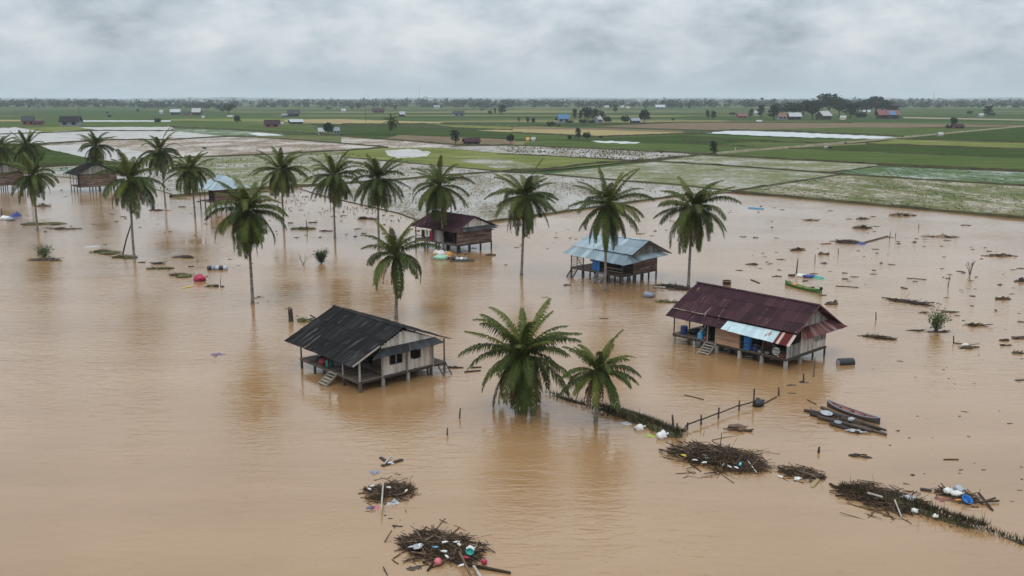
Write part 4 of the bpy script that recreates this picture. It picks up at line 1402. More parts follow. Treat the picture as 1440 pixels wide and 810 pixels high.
# ------------------------------------------------------------------ floating debris
def stick_pile(label, pts, wd, n, hmax, lmax=2.2, name='debris_pile', mk='stick', cat='debris pile', group=None, mound=True, spread=1.0, th=(.014, .05)):
    """a heap of branches along a line of picture points, afloat on the flood"""
    hmax *= .7
    q = [at(x, y) for x, y in pts]
    c0 = sum(q, Vector()) / len(q)
    o = empty(name, (c0.x, c0.y, 0))
    tag(o, label, cat, group)
    q = [p - c0 for p in q]
    seg = [(q[i + 1] - q[i]).length for i in range(len(q) - 1)]
    tot = sum(seg)

    def along(s):
        d = s * tot
        for i, l_ in enumerate(seg):
            if d <= l_ or i == len(seg) - 1:
                return q[i].lerp(q[i + 1], d / l_), (q[i + 1] - q[i]).normalized()
            d -= l_
    if mound:
        mb = MB()
        m = max(2, int(tot / (wd * .55)))
        for k in range(m):
            p, d = along((k + .5) / m)
            f = math.sin(PI * (k + .7) / (m + .4)) ** .5
            mb.blob((p.x + ru(-.15, .15) * wd, p.y + ru(-.15, .15) * wd, -.03), (wd * .36 * f * ru(.8, 1.2), wd * .3 * f * ru(.8, 1.2), hmax * .5 * f * ru(.7, 1.2)), rnd() * 40, .7, 13, 7, ru(0, .35), rz=ru(0, 3))
        mb.build('mound', M[mk], o)
    bb = MB()
    for k in range(int(n * 1.35)):
        s = rnd()
        p, d = along(s)
        f = math.sin(PI * min(.97, max(.03, s))) ** .5
        sd = Vector((-d.y, d.x, 0))
        t_ = random.gauss(0, .25 if rnd() < .85 else .5) * wd * f * spread
        if mnoise.noise(Vector((p.x * .9 + c0.x, p.y * .9 + t_ * .9, 4))) < ru(-.9, -.05):
            continue
        p = p + sd * t_
        zt = hmax * f * max(0, 1 - (abs(t_) / (wd * .6)) ** 2)
        p.z = ru(-.03, 1.0) * zt * .9 + .01
        a = math.atan2(d.y, d.x) + random.gauss(0, .75)
        l_ = (ru(.22, .6) if rnd() < .75 else ru(.5, 1)) * lmax
        e = random.gauss(0, .13) + (ru(.3, 1.0) if rnd() < .05 else 0)
        dv = Vector((math.cos(a) * math.cos(e), math.sin(a) * math.cos(e), math.sin(e)))
        w_ = ru(*th)
        tn = rnd() ** 1.15
        mid = p + Vector((ru(-.08, .08), ru(-.08, .08), ru(-.02, .05))) * l_ * .5
        A, B_ = p - dv * l_ / 2, p + dv * l_ / 2
        A.z = max(A.z, -.06)
        B_.z = max(B_.z, -.06)
        bb.bar(A, mid, w_, w_, tn)
        bb.bar(mid, B_, w_ * .75, w_ * .75, tn)
        if rnd() < .35:
            e2 = mid + Vector((ru(-.4, .4), ru(-.4, .4), ru(-.05, .16))) * l_
            e2.z = max(e2.z, -.05)
            bb.bar(mid, e2, w_ * .55, w_ * .55, tn)
    bb.build('branches', M[mk], o)['kind'] = 'stuff'
    return o


def raft(label, px, py, lpx, dm, h, mk='scrap', rz=0.0, name='driftwood_mat', cat='debris', group=None, sticks=6, grass=0):
    """low floating mat of rotten vegetation; lpx = its width in the photograph, dm = its depth in metres"""
    p = at(px, py)
    L = lpx / FPX * ((p - Vector((0, 0, CAM_H))).length)
    o = empty(name, p, rz)
    tag(o, label, cat, group)
    bb = MB()
    m = max(2, int(L / max(.5, dm * .6)))
    for k in range(m):
        x = ((k + .5) / m - .5) * L
        f = max(.35, math.sin(PI * (k + .6) / (m + .2)))
        bb.blob((x, ru(-.15, .15) * dm, -.02), (L / m * ru(.6, .95), dm * .5 * f * ru(.7, 1.1), h * f * ru(.6, 1.2)), rnd() * 60, .7, 10, 6, rnd())
    bb.build('clump', M[mk], o)
    if sticks:
        sb = MB()
        for k in range(sticks):
            x, y = ru(-.5, .5) * L, ru(-.35, .35) * dm
            a = random.gauss(0, .5)
            l_ = ru(.25, .6) * min(L, 3)
            sb.bar((x - math.cos(a) * l_ / 2, y - math.sin(a) * l_ / 2, ru(-.02, h * .8)), (x + math.cos(a) * l_ / 2, y + math.sin(a) * l_ / 2, ru(.02, h * 1.1)), ru(.04, .09), tint=rnd())
        sb.build('branches', M['stick'], o)['kind'] = 'stuff'
    if grass:
        gb = MB()
        grass = int(grass * 1.6)
        for k in range(grass):
            x, y = ru(-.48, .48) * L, ru(-.4, .4) * dm
            hh = ru(.15, .5)
            a = ru(0, 6.28)
            gb.face([(x - .03 * math.cos(a), y - .03 * math.sin(a), 0), (x + .03 * math.cos(a), y + .03 * math.sin(a), 0), (x + ru(-.25, .25), y + ru(-.25, .25), hh)], rnd())
        gb.build('grass', M['weed'], o)['kind'] = 'stuff'
    return o


def plank(label, a, b, w_=.16, h=.05, mk='stick', z0=.02, z1=.02, tint=.6, name='floating_plank', cat='plank', group=None):
    p, q = at(*a, z0), at(*b, z1)
    c = (p + q) / 2
    bb = MB()
    bb.bar(p - c, p.lerp(q, .55) - c + Vector((0, 0, .01)), w_, h, tint)
    bb.bar(p.lerp(q, .55) - c + Vector((0, 0, .01)), q - c, w_ * .92, h, min(1, tint + .1))
    o = bb.build(name, M[mk])
    o.location = c
    return tag(o, label, cat, group)


def peg(label, px, py, h, r=.05, lean=.08, name='upright_stick', cat='stick', group=None, mk='timber'):
    p = at(px, py)
    bb = MB()
    lx, ly = ru(-lean, lean), ru(-lean, lean)
    bb.tube([(0, 0, -.4), (lx * .4, ly * .3, h * .5), (lx, ly, h)], [r * 1.15, r, r * .75], 7, rnd())
    o = bb.build(name, M[mk])
    o.location = p
    return tag(o, label, cat, group)


def bottle(label, p, mk, L=.36, group=None):
    bb = MB()
    r = L * .17
    bb.lathe((-L / 2, 0, r * .6), [(r * .8, 0), (r, L * .06), (r, L * .62), (r * .4, L * .84), (r * .38, L * .97), (r * .3, L)], 10, axis='x')
    o = bb.build('plastic_bottle', M[mk], smooth=True)
    o.location = p
    o.rotation_euler = (0, 0, ru(0, 6.28))
    return tag(o, label, 'bottle', group)


def ball(label, p, r, mk):
    bb = MB()
    bb.blob((0, 0, r * .5), (r, r, r), 1, .03, 14, 10)
    o = bb.build('ball', M[mk], smooth=True)
    o.location = p
    return tag(o, label, 'ball')


def rag(label, px, py, lm, wm, mk, rz=0.0, z=0.0, name='plastic_sheet', cat='plastic sheet', group=None, h=.12):
    """crumpled sheet lying on the water or on a heap"""
    p = at(px, py, z)
    bb = MB()
    n, m = 18, 5
    sd = rnd() * 90

    def P(i, j, o_):
        a = 2 * PI * (i % n) / n
        f = .8 + .75 * mnoise.noise(Vector((math.cos(a) * 1.5, math.sin(a) * 1.5, sd))) + .3 * mnoise.noise(Vector((math.cos(a) * 4, math.sin(a) * 4, sd)))
        r = max(.25, f) * j / m
        x, y = math.cos(a) * r * lm * .6, math.sin(a) * r * wm * .6
        z_ = h * (.55 * (1 - j / m) + 1.3 * mnoise.noise(Vector((x * 3.2 / max(lm, .6), y * 3.2 / max(wm, .6), sd + 3)))) + .025
        if j == m:
            z_ = -.015
        return (x, y, z_ - o_)
    for i in range(n):
        for j in range(m):
            q = [P(i, j, 0), P(i, j + 1, 0), P(i + 1, j + 1, 0), P(i + 1, j, 0)]
            q2 = [P(i, j, .014), P(i + 1, j, .014), P(i + 1, j + 1, .014), P(i, j + 1, .014)]
            if j == 0:
                q, q2 = q[:3], [q2[0], q2[2], q2[3]]
            bb.face(q, ru(.1, .9))
            bb.face(q2, .4)
    o = bb.build(name, M[mk])
    o.location = p
    o.rotation_euler = (0, 0, rz)
    return tag(o, label, cat, group)


random.seed(77)
# --- bottom centre
stick_pile('twig heap at the bottom centre with a pale pole lying across it', [(518, 692), (545, 694), (578, 688)], 2.6, 420, .42, 1.7)
plank('pale bamboo pole lying across the smaller bottom centre twig heap', (539, 678), (536, 718), .09, .07, 'timber_pale', .5, .35, .8, 'bamboo_pole', 'pole')
rag('silver plastic sheet at the front edge of the smaller bottom centre twig heap', 554, 707, .95, .8, 'grey', .3)
rag('pinkish plastic sheet beside the foot of the pale bamboo pole', 531, 714, .6, .4, 'pink', .2)
rag('grey plastic sheet afloat left of the foot of the pale bamboo pole', 521, 715, .7, .5, 'lilac', .1)
rag('pale blue plastic sheet floating above the smaller bottom centre twig heap', 527, 664, .8, .7, 'steel', .1)
for x, y in ((523, 684), (546, 686), (571, 691), (519, 688)):
    bottle('white plastic bottle caught in the smaller bottom centre twig heap', at(x, y, .4), 'white', .34, 'bottles in the smaller twig heap')
plank('short pale plank on top of the little dark plank cluster', (550, 641), (540, 653), .1, .05, 'timber_pale', .16, .12, .9)
plank('curved black plank of the little dark cluster above the blue sheet', (537, 655), (566, 646), .26, .07, 'scrap', .04, .06, .1)
plank('short black plank at the left of the little dark cluster', (535, 643), (545, 650), .2, .07, 'scrap', .05, .05, .2)
rag('white plastic sheet lying on the little dark plank cluster', 549, 651, .6, .35, 'white', .3, .06)
stick_pile('big twig heap full of litter at the bottom edge of the picture', [(572, 760), (612, 768), (648, 778), (664, 788)], 3.0, 700, .6, 2.0)
plank('long dark pole running from the big bottom heap to the right', (640, 790), (718, 806), .15, .12, 'stick', .15, .03, .2, 'driftwood_pole', 'pole')
plank('pale driftwood pole at the bottom right of the big heap', (666, 796), (676, 812), .13, .1, 'timber_pale', .2, .1, .8, 'driftwood_pole', 'pole')
plank('brown pole slanting across the front of the big bottom heap', (646, 776), (664, 814), .11, .09, 'stick', .55, .1, .75, 'driftwood_pole', 'pole')
plank('thin brown branch left of the big bottom heap', (541, 762), (551, 746), .06, .05, 'stick', .03, .3, .6, 'branch', 'branch')
plank('bent branch rising above the big bottom heap, upper piece', (614, 744), (626, 729), .06, .05, 'stick', .3, .5, .6, 'branch', 'branch')
plank('bent branch rising above the big bottom heap, lower piece', (614, 744), (624, 751), .06, .05, 'stick', .3, .4, .6, 'branch', 'branch')
plank('dark branch sticking out at the lower left of the big heap', (594, 791), (610, 786), .09, .08, 'stick', .02, .2, .25, 'branch', 'branch')
plank('black branch under the pink ball at the big heap', (601, 803), (610, 790), .09, .08, 'stick', .02, .2, .1, 'branch', 'branch')
ball('pink ball in the front of the big bottom heap', at(616, 793, .05), .22, 'pink')
ball('small red ball at the right end of the big bottom heap', at(681, 792, .05), .16, 'crimson')
basin('teal basin in the litter of the big bottom heap', at(660, 778, .45), .2, .14, 'teal', .5)
bottle('red plastic bottle beside the teal basin', at(656, 785, .35), 'crimson', .4)
sack('white plastic bag behind the teal basin', at(661, 774, .4), (.22, .18, .16), 'white')
for x, y in ((626, 763), (642, 763), (645, 766), (628, 783), (648, 796), (590, 768), (624, 776)):
    bottle('white plastic bottle caught in the big heap at the bottom edge', at(x, y, .5), 'white', .36, 'bottles in the big bottom heap')
rag('silver plastic sheet at the left end of the big bottom heap', 587, 768, .7, .4, 'grey', .2, .3)
bottle('blue plastic bottle in the middle of the big bottom heap', at(612, 770, .6), 'sky', .3)
raft('dark oval mat floating left below the big bottom heap', 583, 798, 15, .9, .1, sticks=0)
raft('dark curved scrap floating right of the big bottom heap', 677, 767, 17, .4, .1, rz=.2, sticks=2)
raft('dark flat scrap floating above the big bottom heap', 559, 740, 14, .4, .08, sticks=1)

# --- the grassy bank and the heaps along it
def bank(pts, wd, ht, n, name='grassy_bank'):
    o = ridge(pts, wd, ht, 'bank', name, .6, taper=3)
    gb = MB()
    q = [at(x, y) for x, y in pts]
    seg = [(q[i + 1] - q[i]).length for i in range(len(q) - 1)]
    for k in range(n):
        d = rnd() * sum(seg)
        i = 0
        while d > seg[i] and i < len(seg) - 1:
            d -= seg[i]
            i += 1
        p = q[i].lerp(q[i + 1], d / seg[i])
        dr = (q[i + 1] - q[i]).normalized()
        sd = Vector((-dr.y, dr.x, 0))
        t_ = random.gauss(0, .24) * wd
        p = p + sd * t_
        z = ht * max(0, 1 - (abs(t_) / (wd * .5)) ** 2) * .8
        h = ru(.12, .42) * (2.0 if rnd() < .03 else 1)
        a = ru(0, 6.28)
        x, y = math.cos(a) * .035, math.sin(a) * .035
        gb.face([(p.x - x, p.y - y, z - .05), (p.x + x, p.y + y, z - .05), (p.x + ru(-.22, .22), p.y + ru(-.22, .22), z + h)], rnd())
    return o, gb


allgrass = MB()
for pts, wd, ht, n in (([(768, 553), (800, 564), (838, 575)], .7, .22, 150), ([(838, 575), (870, 584), (915, 597), (950, 612), (962, 614)], 1.7, .42, 1500),
                       ([(1180, 690), (1235, 700), (1290, 716), (1340, 733), (1385, 746)], 1.5, .35, 1500), ([(1385, 746), (1440, 765), (1520, 788), (1680, 835)], .6, .16, 420)):
    o, g_ = bank(pts, wd, ht, n)
    i0 = len(allgrass.v)
    allgrass.v += g_.v
    allgrass.f += [tuple(k + i0 for k in f) for f in g_.f]
    allgrass.t += g_.t
tag(allgrass.build('bank_grass', M['grass']), 'dark rough grass growing on the half sunk banks', 'grass', kind='stuff')
peg('dark post at the right end of the grassy bank beside the low palms', 947, 611, 1.5, .09, .15, 'wooden_post', 'post')
peg('short dark post leaning by the end of the grassy bank', 952, 611, .8, .09, .2, 'wooden_post', 'post')
rag('pale grey plastic sheet along the grassy bank right of the small palm', 880, 596, 1.3, .7, 'grey', -.3)
sack('white bag with dark bottom against the grassy bank', at(899, 604, 0), (.36, .3, .26), 'white')
rag('lime green plastic sheet along the grassy bank', 915, 613, 1.0, .6, 'lime_paint', -.35)
sack('white sack at the end of the lime green sheet', at(931, 616, 0), (.34, .3, .34), 'white')

stick_pile('largest twig heap, right of the grassy bank, dotted with litter', [(948, 636), (985, 640), (1030, 648), (1070, 660)], 3.6, 1000, .85, 2.4)
plank('pale stick lying on the front of the largest twig heap', (1050, 646), (1064, 665), .07, .06, 'timber_pale', .35, .1, .9, 'branch', 'branch')
plank('dark branch at the left tip of the largest twig heap', (927, 632), (942, 636), .1, .08, 'stick', .08, .2, .1, 'branch', 'branch')
plank('dark stick floating before the largest twig heap', (971, 653), (986, 663), .06, .05, 'stick', .02, .02, .2, 'branch', 'branch')
plank('thin twig standing up behind the largest twig heap', (1013, 626), (1015, 608), .04, .04, 'stick', .5, 1.4, .4, 'branch', 'branch')
bottle('yellow plastic bottle in the left of the largest twig heap', at(961, 641, .3), 'yellow', .4)
bottle('cyan plastic jug in the right front of the largest twig heap', at(1041, 653, .35), 'cyan', .5)
for x, y in ((990, 641), (995, 645), (978, 648), (990, 651), (1017, 655), (1035, 658), (1026, 657)):
    bottle('white plastic bottle caught in the largest twig heap', at(x, y, .2), 'white', .38, 'bottles in the largest twig heap')
sack('lumpy brown sack on the clump beside the fence', at(1036, 603, 0), (.65, .3, .22), 'plank_brown', -.2)
raft('brown clump floating beside the fence above the largest twig heap', 1040, 605, 30, .9, .3, 'stick', -.2)

stick_pile('small twig heap with white litter right of the largest heap', [(1098, 661), (1125, 666), (1155, 672)], 1.8, 260, .4, 1.5)
rag('white plastic sheet at the front of the small twig heap', 1123, 673, .6, .5, 'white', .2)
rag('pale plastic sheet next to the white one at the small twig heap', 1137, 675, .6, .4, 'grey', .2)
bottle('white bottle floating left of the small twig heap', at(1097, 671), 'white', .4)
plank('tan plank hanging off the small twig heap', (1150, 674), (1142, 685), .22, .06, 'tan', .1, .02, .5)
plank('black plank at the right of the small twig heap', (1148, 670), (1161, 672), .2, .12, 'scrap', .1, .05, .1)

stick_pile('long twig heap on the bank at the lower right', [(1188, 690), (1225, 698), (1262, 708), (1296, 716)], 2.8, 620, .6, 2.4)
plank('pale pole on the lower right twig heap', (1220, 693), (1241, 699), .11, .08, 'timber_pale', .55, .5, .9, 'driftwood_pole', 'pole')
plank('forked pale branch at the front of the lower right twig heap', (1258, 703), (1268, 728), .08, .07, 'timber_pale', .5, .02, .6, 'branch', 'branch')
plank('thin long branch afloat before the lower right twig heap', (1200, 710), (1256, 727), .05, .05, 'stick', .02, .02, .6, 'branch', 'branch')
plank('dark plank left of the lower right twig heap', (1175, 697), (1192, 697), .1, .08, 'stick', .04, .05, .2)
plank('dark branch reaching up left of the lower right twig heap', (1167, 680), (1178, 687), .12, .1, 'stick', .04, .12, .15, 'branch', 'branch')
rag('grey plastic sheet lying on the lower right twig heap', 1277, 699, .9, .5, 'grey', -.1, .3)
sack('white plastic bag at the lower right twig heap', at(1286, 720, .1), (.2, .17, .15), 'white')
sack('small white plastic bag on the grass of the lower right bank', at(1315, 727, .2), (.16, .13, .11), 'white')

stick_pile('litter heap under white bags at the far lower right', [(1320, 690), (1345, 697), (1370, 704)], 1.7, 150, .35, 1.4)
sack('white bag at the left of the far lower right litter heap', at(1333, 692, .2), (.32, .22, .17), 'white', .4)
sack('white bag in the middle of the far lower right litter heap', at(1344, 696, .2), (.36, .22, .18), 'white', -.4)
sack('white bag at the top of the far lower right litter heap', at(1348, 690, .2), (.35, .25, .2), 'grey', -.7)
basin('bright blue basin in the far lower right litter heap', at(1358, 705, .12), .3, .2, 'blue', .5)
bottle('orange bottle beside the bright blue basin', at(1347, 704, .1), 'orange', .4)
rag('dark red plastic sheet at the left of the white bags heap', 1325, 703, .9, .7, 'brownred', .2)
plank('black plank left of the white bags heap', (1294, 688), (1310, 690), .3, .1, 'scrap', .03, .05, .1)
plank('long plank right of the white bags heap', (1362, 707), (1405, 704), .12, .08, 'stick', .1, .12, .35)
plank('plank crossing the long plank right of the white bags heap', (1376, 693), (1396, 718), .12, .08, 'stick', .25, .02, .2)
plank('short plank leaning on the crossed planks at the lower right', (1380, 707), (1400, 700), .11, .08, 'stick', .15, .2, .5)
raft('small black scrap in front of the white bags heap', 1371, 713, 9, .3, .1, sticks=0)

# --- boats
def canoe(name, label, a, b, beam, depth, hull, inner, rim, seats, bowrise=.28):
    p, q = at(*a), at(*b)
    c = (p + q) / 2
    L = (q - p).length
    o = empty(name, c, math.atan2((q - p).y, (q - p).x))
    tag(o, label, 'boat')
    n, m = 18, 8
    outer, inn = [], []
    for i in range(n + 1):
        s = i / n * 2 - 1
        wv = beam / 2 * (1 - abs(s) ** 2.6) ** .8 + .03
        sh = depth + bowrise * abs(s) ** 3
        ro_, ri_ = [], []
        for j in range(m + 1):
            a_ = PI * j / m
            y = -math.cos(a_) * wv
            z = sh - math.sin(a_) ** .8 * (sh + .1)
            ro_.append((s * L / 2, y, z))
            ri_.append((s * L / 2 * .975, y * .84, z * .88 + .07 if 0 < j < m else sh - .015))
        outer.append(ro_)
        inn.append(ri_)
    hb, ib, rb = MB(), MB(), MB()
    for i in range(n):
        for j in range(m):
            hb.face([outer[i][j], outer[i][j + 1], outer[i + 1][j + 1], outer[i + 1][j]])
            ib.face([inn[i][j], inn[i + 1][j], inn[i + 1][j + 1], inn[i][j + 1]])
        for j, k in ((0, 0), (m, m)):
            rb.bar(Vector(outer[i][j]) + Vector((0, 0, .01)), Vector(outer[i + 1][j]) + Vector((0, 0, .01)), .07, .05, rnd())
    hb.build('hull', M[hull], o, smooth=True)
    ib.build('interior', M[inner], o, smooth=True)
    rb.build('gunwale', M[rim], o)
    for f in seats:
        sb = MB()
        wv = beam * .8 * (1 - abs(f) ** 2.6) ** .8
        sb.box((f * L / 2, 0, depth * .72), (.22, wv, .04), .5)
        sb.build('thwart', M['timber'], o)
    return o, L


o, L = canoe('motor_canoe', 'narrow green canoe with outboard motor floating behind the maroon house', (1104, 400), (1154, 413), .8, .3, 'leaf_green', 'lime_paint', 'leaf_green', (-.5, -.05, .4))
mbm = MB()
mbm.blob((L / 2 + .05, 0, .68), (.24, .16, .22), 3, .15, 10, 7)
mt = mbm.build('outboard_motor', M['black'], o, smooth=True)
mbm = MB()
mbm.tube([(L / 2 + .08, 0, .6), (L / 2 + .16, 0, .1), (L / 2 + .2, 0, -.3)], [.06, .05, .05], 7)
mbm.bar((L / 2 - .05, 0, .7), (L / 2 - .75, .05, .82), .04, .04)
mbm.build('shaft', M['black'], mt)
bb = MB()
bb.blob((-L * .24, 0, .3), (.45, .3, .16), 6, .5, 10, 6)
o2 = bb.build('bundle', M['orange'], smooth=True)
o2.location = o.location
o2.rotation_euler = o.rotation_euler
tag(o2, 'orange bundle lying in the bow of the green canoe', 'bundle')
plank('dark board floating at the stern of the green canoe', (1152, 415), (1162, 415), .3, .08, 'scrap', .03, .03, .1)

canoe('wooden_boat', 'weathered canoe with pinkish inside and pale blue rim lying at the log raft', (1163, 571), (1237, 597), .8, .3, 'timber', 'canoe_inside', 'steel', (-.55, -.1, .35, .7), .22)
lg = empty('log_raft', at(1190, 592))
tag(lg, 'raft of dark floating logs and boards beside the weathered canoe', 'log raft')
c0 = lg.location
for k, (a, q, r_, z) in enumerate((((1131, 577), (1190, 590), .13, .1), ((1140, 582), (1215, 604), .15, .12), ((1150, 586), (1225, 606), .12, .2), ((1160, 577), (1238, 603), .13, .16), ((1168, 596), (1208, 609), .17, .08), ((1185, 588), (1246, 605), .11, .24), ((1196, 597), (1247, 611), .1, .12), ((1155, 573), (1180, 585), .13, .22), ((1172, 583), (1222, 598), .14, .26))):
    p1, p2 = at(*a, z) - c0, at(*q, z * .8) - c0
    bb = MB()
    bb.tube([p1, p1.lerp(p2, .4) + Vector((0, .05, .02)), p2], [r_, r_ * 1.1, r_ * .8], 8, rnd())
    bb.build('log', M['scrap' if k % 3 else 'timber'], lg)
stick_pile('tangle of sticks lying over the log raft', [(1140, 579), (1180, 592), (1235, 606)], 1.3, 160, .4, 1.6, 'stick_tangle', 'stick', 'debris', mound=False)
basin('white rimmed round basin on the left of the log raft', at(1162, 583, .3), .42, .12, 'grey', .1)
basin('steel pot lid on the front of the log raft', at(1178, 595, .25), .26, .07, 'steel', .1)
rag('grey metal sheet at the front edge of the log raft', 1203, 606, 1.3, .4, 'grey', -.35, .12)
sack('small white bag in the middle of the log raft', at(1197, 591, .3), (.25, .2, .15), 'grey')

drum('black plastic drum lying half sunk beside the maroon house', at(1189, 512, 0), .42, 1.5, 'black', .15, lid='grey')

# --- wire and rail fence
fe = empty('rail_fence', at(1010, 588))
tag(fe, 'broken wooden rail fence standing in the water before the maroon house', 'fence')
c0 = fe.location
fp = [(958, 610), (966, 604), (986, 597), (1010, 588), (1039, 577), (1060, 572)]
for k, (x, y) in enumerate(fp[1:]):
    p = at(x, y) - c0
    bb = MB()
    hh = (.55, .75, .85, .8, 1.5)[k]
    bb.tube([p - Vector((0, 0, .5)), p + Vector((ru(-.05, .05), 0, hh))], [.08, .06], 7, rnd())
    bb.build('post', M['timber'], fe)
for a, q in zip(fp[:-1], fp[1:]):
    bb = MB()
    p1, p2 = at(*a) - c0, at(*q) - c0
    bb.bar(p1 + Vector((0, 0, .38 if a[0] > 960 else .02)), p2 + Vector((0, 0, .42)), .06, .09, rnd())
    bb.build('rail', M['timber'], fe)
sack('black rubbish bundle caught at the tallest fence post', at(1066, 571, 0), (.5, .35, .38), 'black', .4)
plank('low rail floating between the fence and the broken stakes', (1075, 567), (1092, 558), .07, .06, 'stick', .04, .06, .2, 'driftwood_pole', 'pole')
peg('dark stake nearest the fence in front of the maroon house', 1095, 557, .75, .07, .1)
peg('stake with a clump at its foot in front of the maroon house', 1130, 538, .8, .08, .1)
peg('tall thin stake beside the near corner of the maroon house', 1144, 530, 1.8, .05, .12)
plank('thin branch on the brown water left of the fence', (962, 555), (990, 562), .06, .05, 'stick', .03, .03, .2, 'branch', 'branch')
raft('dark leaf clump in the reflection before the maroon house', 1113, 553, 9, .4, .08, sticks=0)
raft('flat scrap afloat between the stakes before the maroon house', 1112, 542, 10, .4, .07, sticks=2)
raft('black clump at the foot of the clumped stake', 1130, 538, 10, .4, .14, sticks=3)
plank('thin board drifting toward the log raft', (1135, 562), (1148, 569), .08, .05, 'stick', .02, .03, .1)

# --- the open water at the right
R_ = 'floating debris at the right'
stick_pile('dark driftwood raft with long poles right of the maroon house', [(1250, 421), (1276, 425), (1306, 430)], 1.6, 130, .35, 2.6, mk='scrap')
plank('long pole at the left of the dark driftwood raft', (1240, 418), (1262, 421), .1, .08, 'stick', .05, .12, .2, 'driftwood_pole', 'pole')
plank('long pole at the right of the dark driftwood raft', (1280, 426), (1314, 425), .1, .08, 'stick', .15, .05, .2, 'driftwood_pole', 'pole')
stick_pile('brown branch mat floating right of the maroon house', [(1215, 473), (1235, 475), (1257, 478)], 1.2, 120, .35, 1.6)
stick_pile('dark heap beside a blue tarp with a long board', [(1178, 341), (1192, 341), (1207, 342)], 2.2, 170, .9, 2.2, mk='scrap')
plank('long brown board reaching from the blue tarp to the right', (1211, 342), (1248, 332), .3, .12, 'stick', .1, .1, .5)
rag('blue tarp at the right of the dark heap', 1212, 343, 1.5, 1.4, 'navy', .2, 0, 'tarpaulin', 'tarp', h=.35)
plank('reddish board at the left of the dark heap', (1155, 343), (1168, 342), .35, .12, 'brownred', .05, .05, .3)
raft('round brown mound near the field bank at the right', 1270, 303, 30, 2.0, .7, 'stick')
raft('long dark mat floating right of the long board', 1323, 333, 46, 1.5, .3, 'stick', -.08)
raft('dark mat close to the right edge of the picture', 1407, 360, 38, 1.2, .35, 'stick', -.1)
raft('branch clump floating below the blue pipe', 1213, 321, 23, 1.4, .7, 'stick', sticks=12)
raft('dark clump above the branch clump', 1214, 308, 18, 1.0, .4)
raft('greyish driftwood by the field bank', 1141, 310, 21, .8, .3, 'stick')
raft('dark brown mat left of the dark heap', 1122, 352, 18, 1.2, .4, 'stick')
raft('small dark clump below the dark heap', 1159, 358, 12, .8, .4, 'stick')
raft('flat dark mat left of the two upright sticks', 1057, 372, 15, .9, .25)
raft('grey plank like scrap far right below the bank', 1358, 317, 17, .8, .15, sticks=0)
raft('black lump at the right edge of the picture', 1437, 396, 16, .9, .5, sticks=1)
raft('brown branch clump right of the leafless shrubs', 1411, 421, 18, .9, .4, 'stick', sticks=6)
raft('forked branch mat right of the green bush', 1372, 458, 28, .9, .3, 'stick', -.2, sticks=9)
raft('dark mat behind the green bush', 1334, 439, 19, .7, .2)
raft('dark scrap behind and left of the green bush', 1298, 440, 10, .5, .2)
raft('brown mat at the right edge below the forked branch', 1436, 476, 20, .8, .35)
raft('dark lump left of the brown mat at the right edge', 1413, 479, 10, .5, .2)
raft('dark driftwood piece below the dark lump', 1416, 486, 13, .4, .2, sticks=2)
raft('angular dark scrap near the right edge', 1431, 497, 11, .5, .3)
raft('branch pile with a white bag right of the green bush', 1361, 489, 24, .9, .3, 'stick', .25, sticks=8)
sack('white bag on the branch pile right of the green bush', at(1357, 486, .1), (.35, .22, .14), 'white')
plank('L shaped board end standing by the white bag', (1341, 483), (1341, 472), .1, .08, 'stick', 0, .75, .3)
plank('board lying by the white bag', (1341, 482), (1358, 484), .12, .08, 'stick', .04, .06, .5)
plank('thin pole with a reddish end far right', (1275, 391), (1303, 393), .12, .08, 'stick', .05, .05, .3, 'driftwood_pole', 'pole')
plank('thin dark pole right of the green canoe', (1175, 402), (1207, 404), .12, .08, 'scrap', .04, .04, .2, 'driftwood_pole', 'pole')
plank('blue pipe floating near the field bank', (1053, 292), (1074, 293.5), .5, .3, 'sky', .1, .1, .5, 'blue_pipe', 'pipe')
raft('brown weed clump at the head of the tarp covered load', 1117, 388, 12, .8, .3)
sack('white bundle of the tarp covered load behind the green canoe', at(1127, 389, 0), (.8, .45, .25), 'white')
sack('navy bundle between the white bundle and the teal tarp', at(1137, 390, 0), (.75, .45, .25), 'navy')
rag('teal tarp lying on the water behind the green canoe', 1150, 391, 2.2, 1.5, 'teal', -.1, 0, 'tarpaulin', 'tarp', h=.28)
raft('knobbly branch clump between canoe and maroon roof', 1169, 428, 14, .8, .5, sticks=8)
plank('short board left of the green canoe', (1056, 393), (1068, 398), .2, .08, 'stick', .05, .05, .4)
crate('dark wooden box floating left of the green canoe', at(1022, 401, -.05), (.9, .7, .6), 'stick', .3, 'wooden_box', 'box')
raft('black scrap at the right edge halfway down', 1436, 535, 14, .5, .15, sticks=0)
raft('dark chip between the log raft and the white bags', 1210, 642, 26, .5, .2, 'scrap', -.3, sticks=3)
plank('short brown stick afloat above the white bags heap', (1327, 646), (1348, 646), .08, .06, 'stick', .03, .03, .4, 'branch', 'branch')
peg('black peg with a ripple right of the brown clump', 1151, 637, .45, .08, .05)
for x, y, h, nm in ((1251, 336, 1.3, 'taller of the two thin sticks beyond the long board'), (1259, 334, .9, 'shorter of the two thin sticks beyond the long board'), (1179, 357, .9, 'stubby stick right of the small dark clump'), (1146, 368, 1.1, 'thin stick left of the stubby stick'), (1120, 384, 2.0, 'thin tall stick behind the white bundle'), (1292, 321, .9, 'short stick near the round brown mound'), (1232, 450, .9, 'thin stick above the brown branch mat'), (1333, 404, 1.6, 'thick broken stump left of the leafless shrub'), (646, 588, .8, 'brown stick left of the big low palm'), (629, 612, .55, 'black peg standing in the water left of the big low palm'), (432, 325, 2.1, 'upright pole beside the back row palm with a brown skirt')):
    peg(nm, x, y, h, .06 if h < 2 else .09, .1)


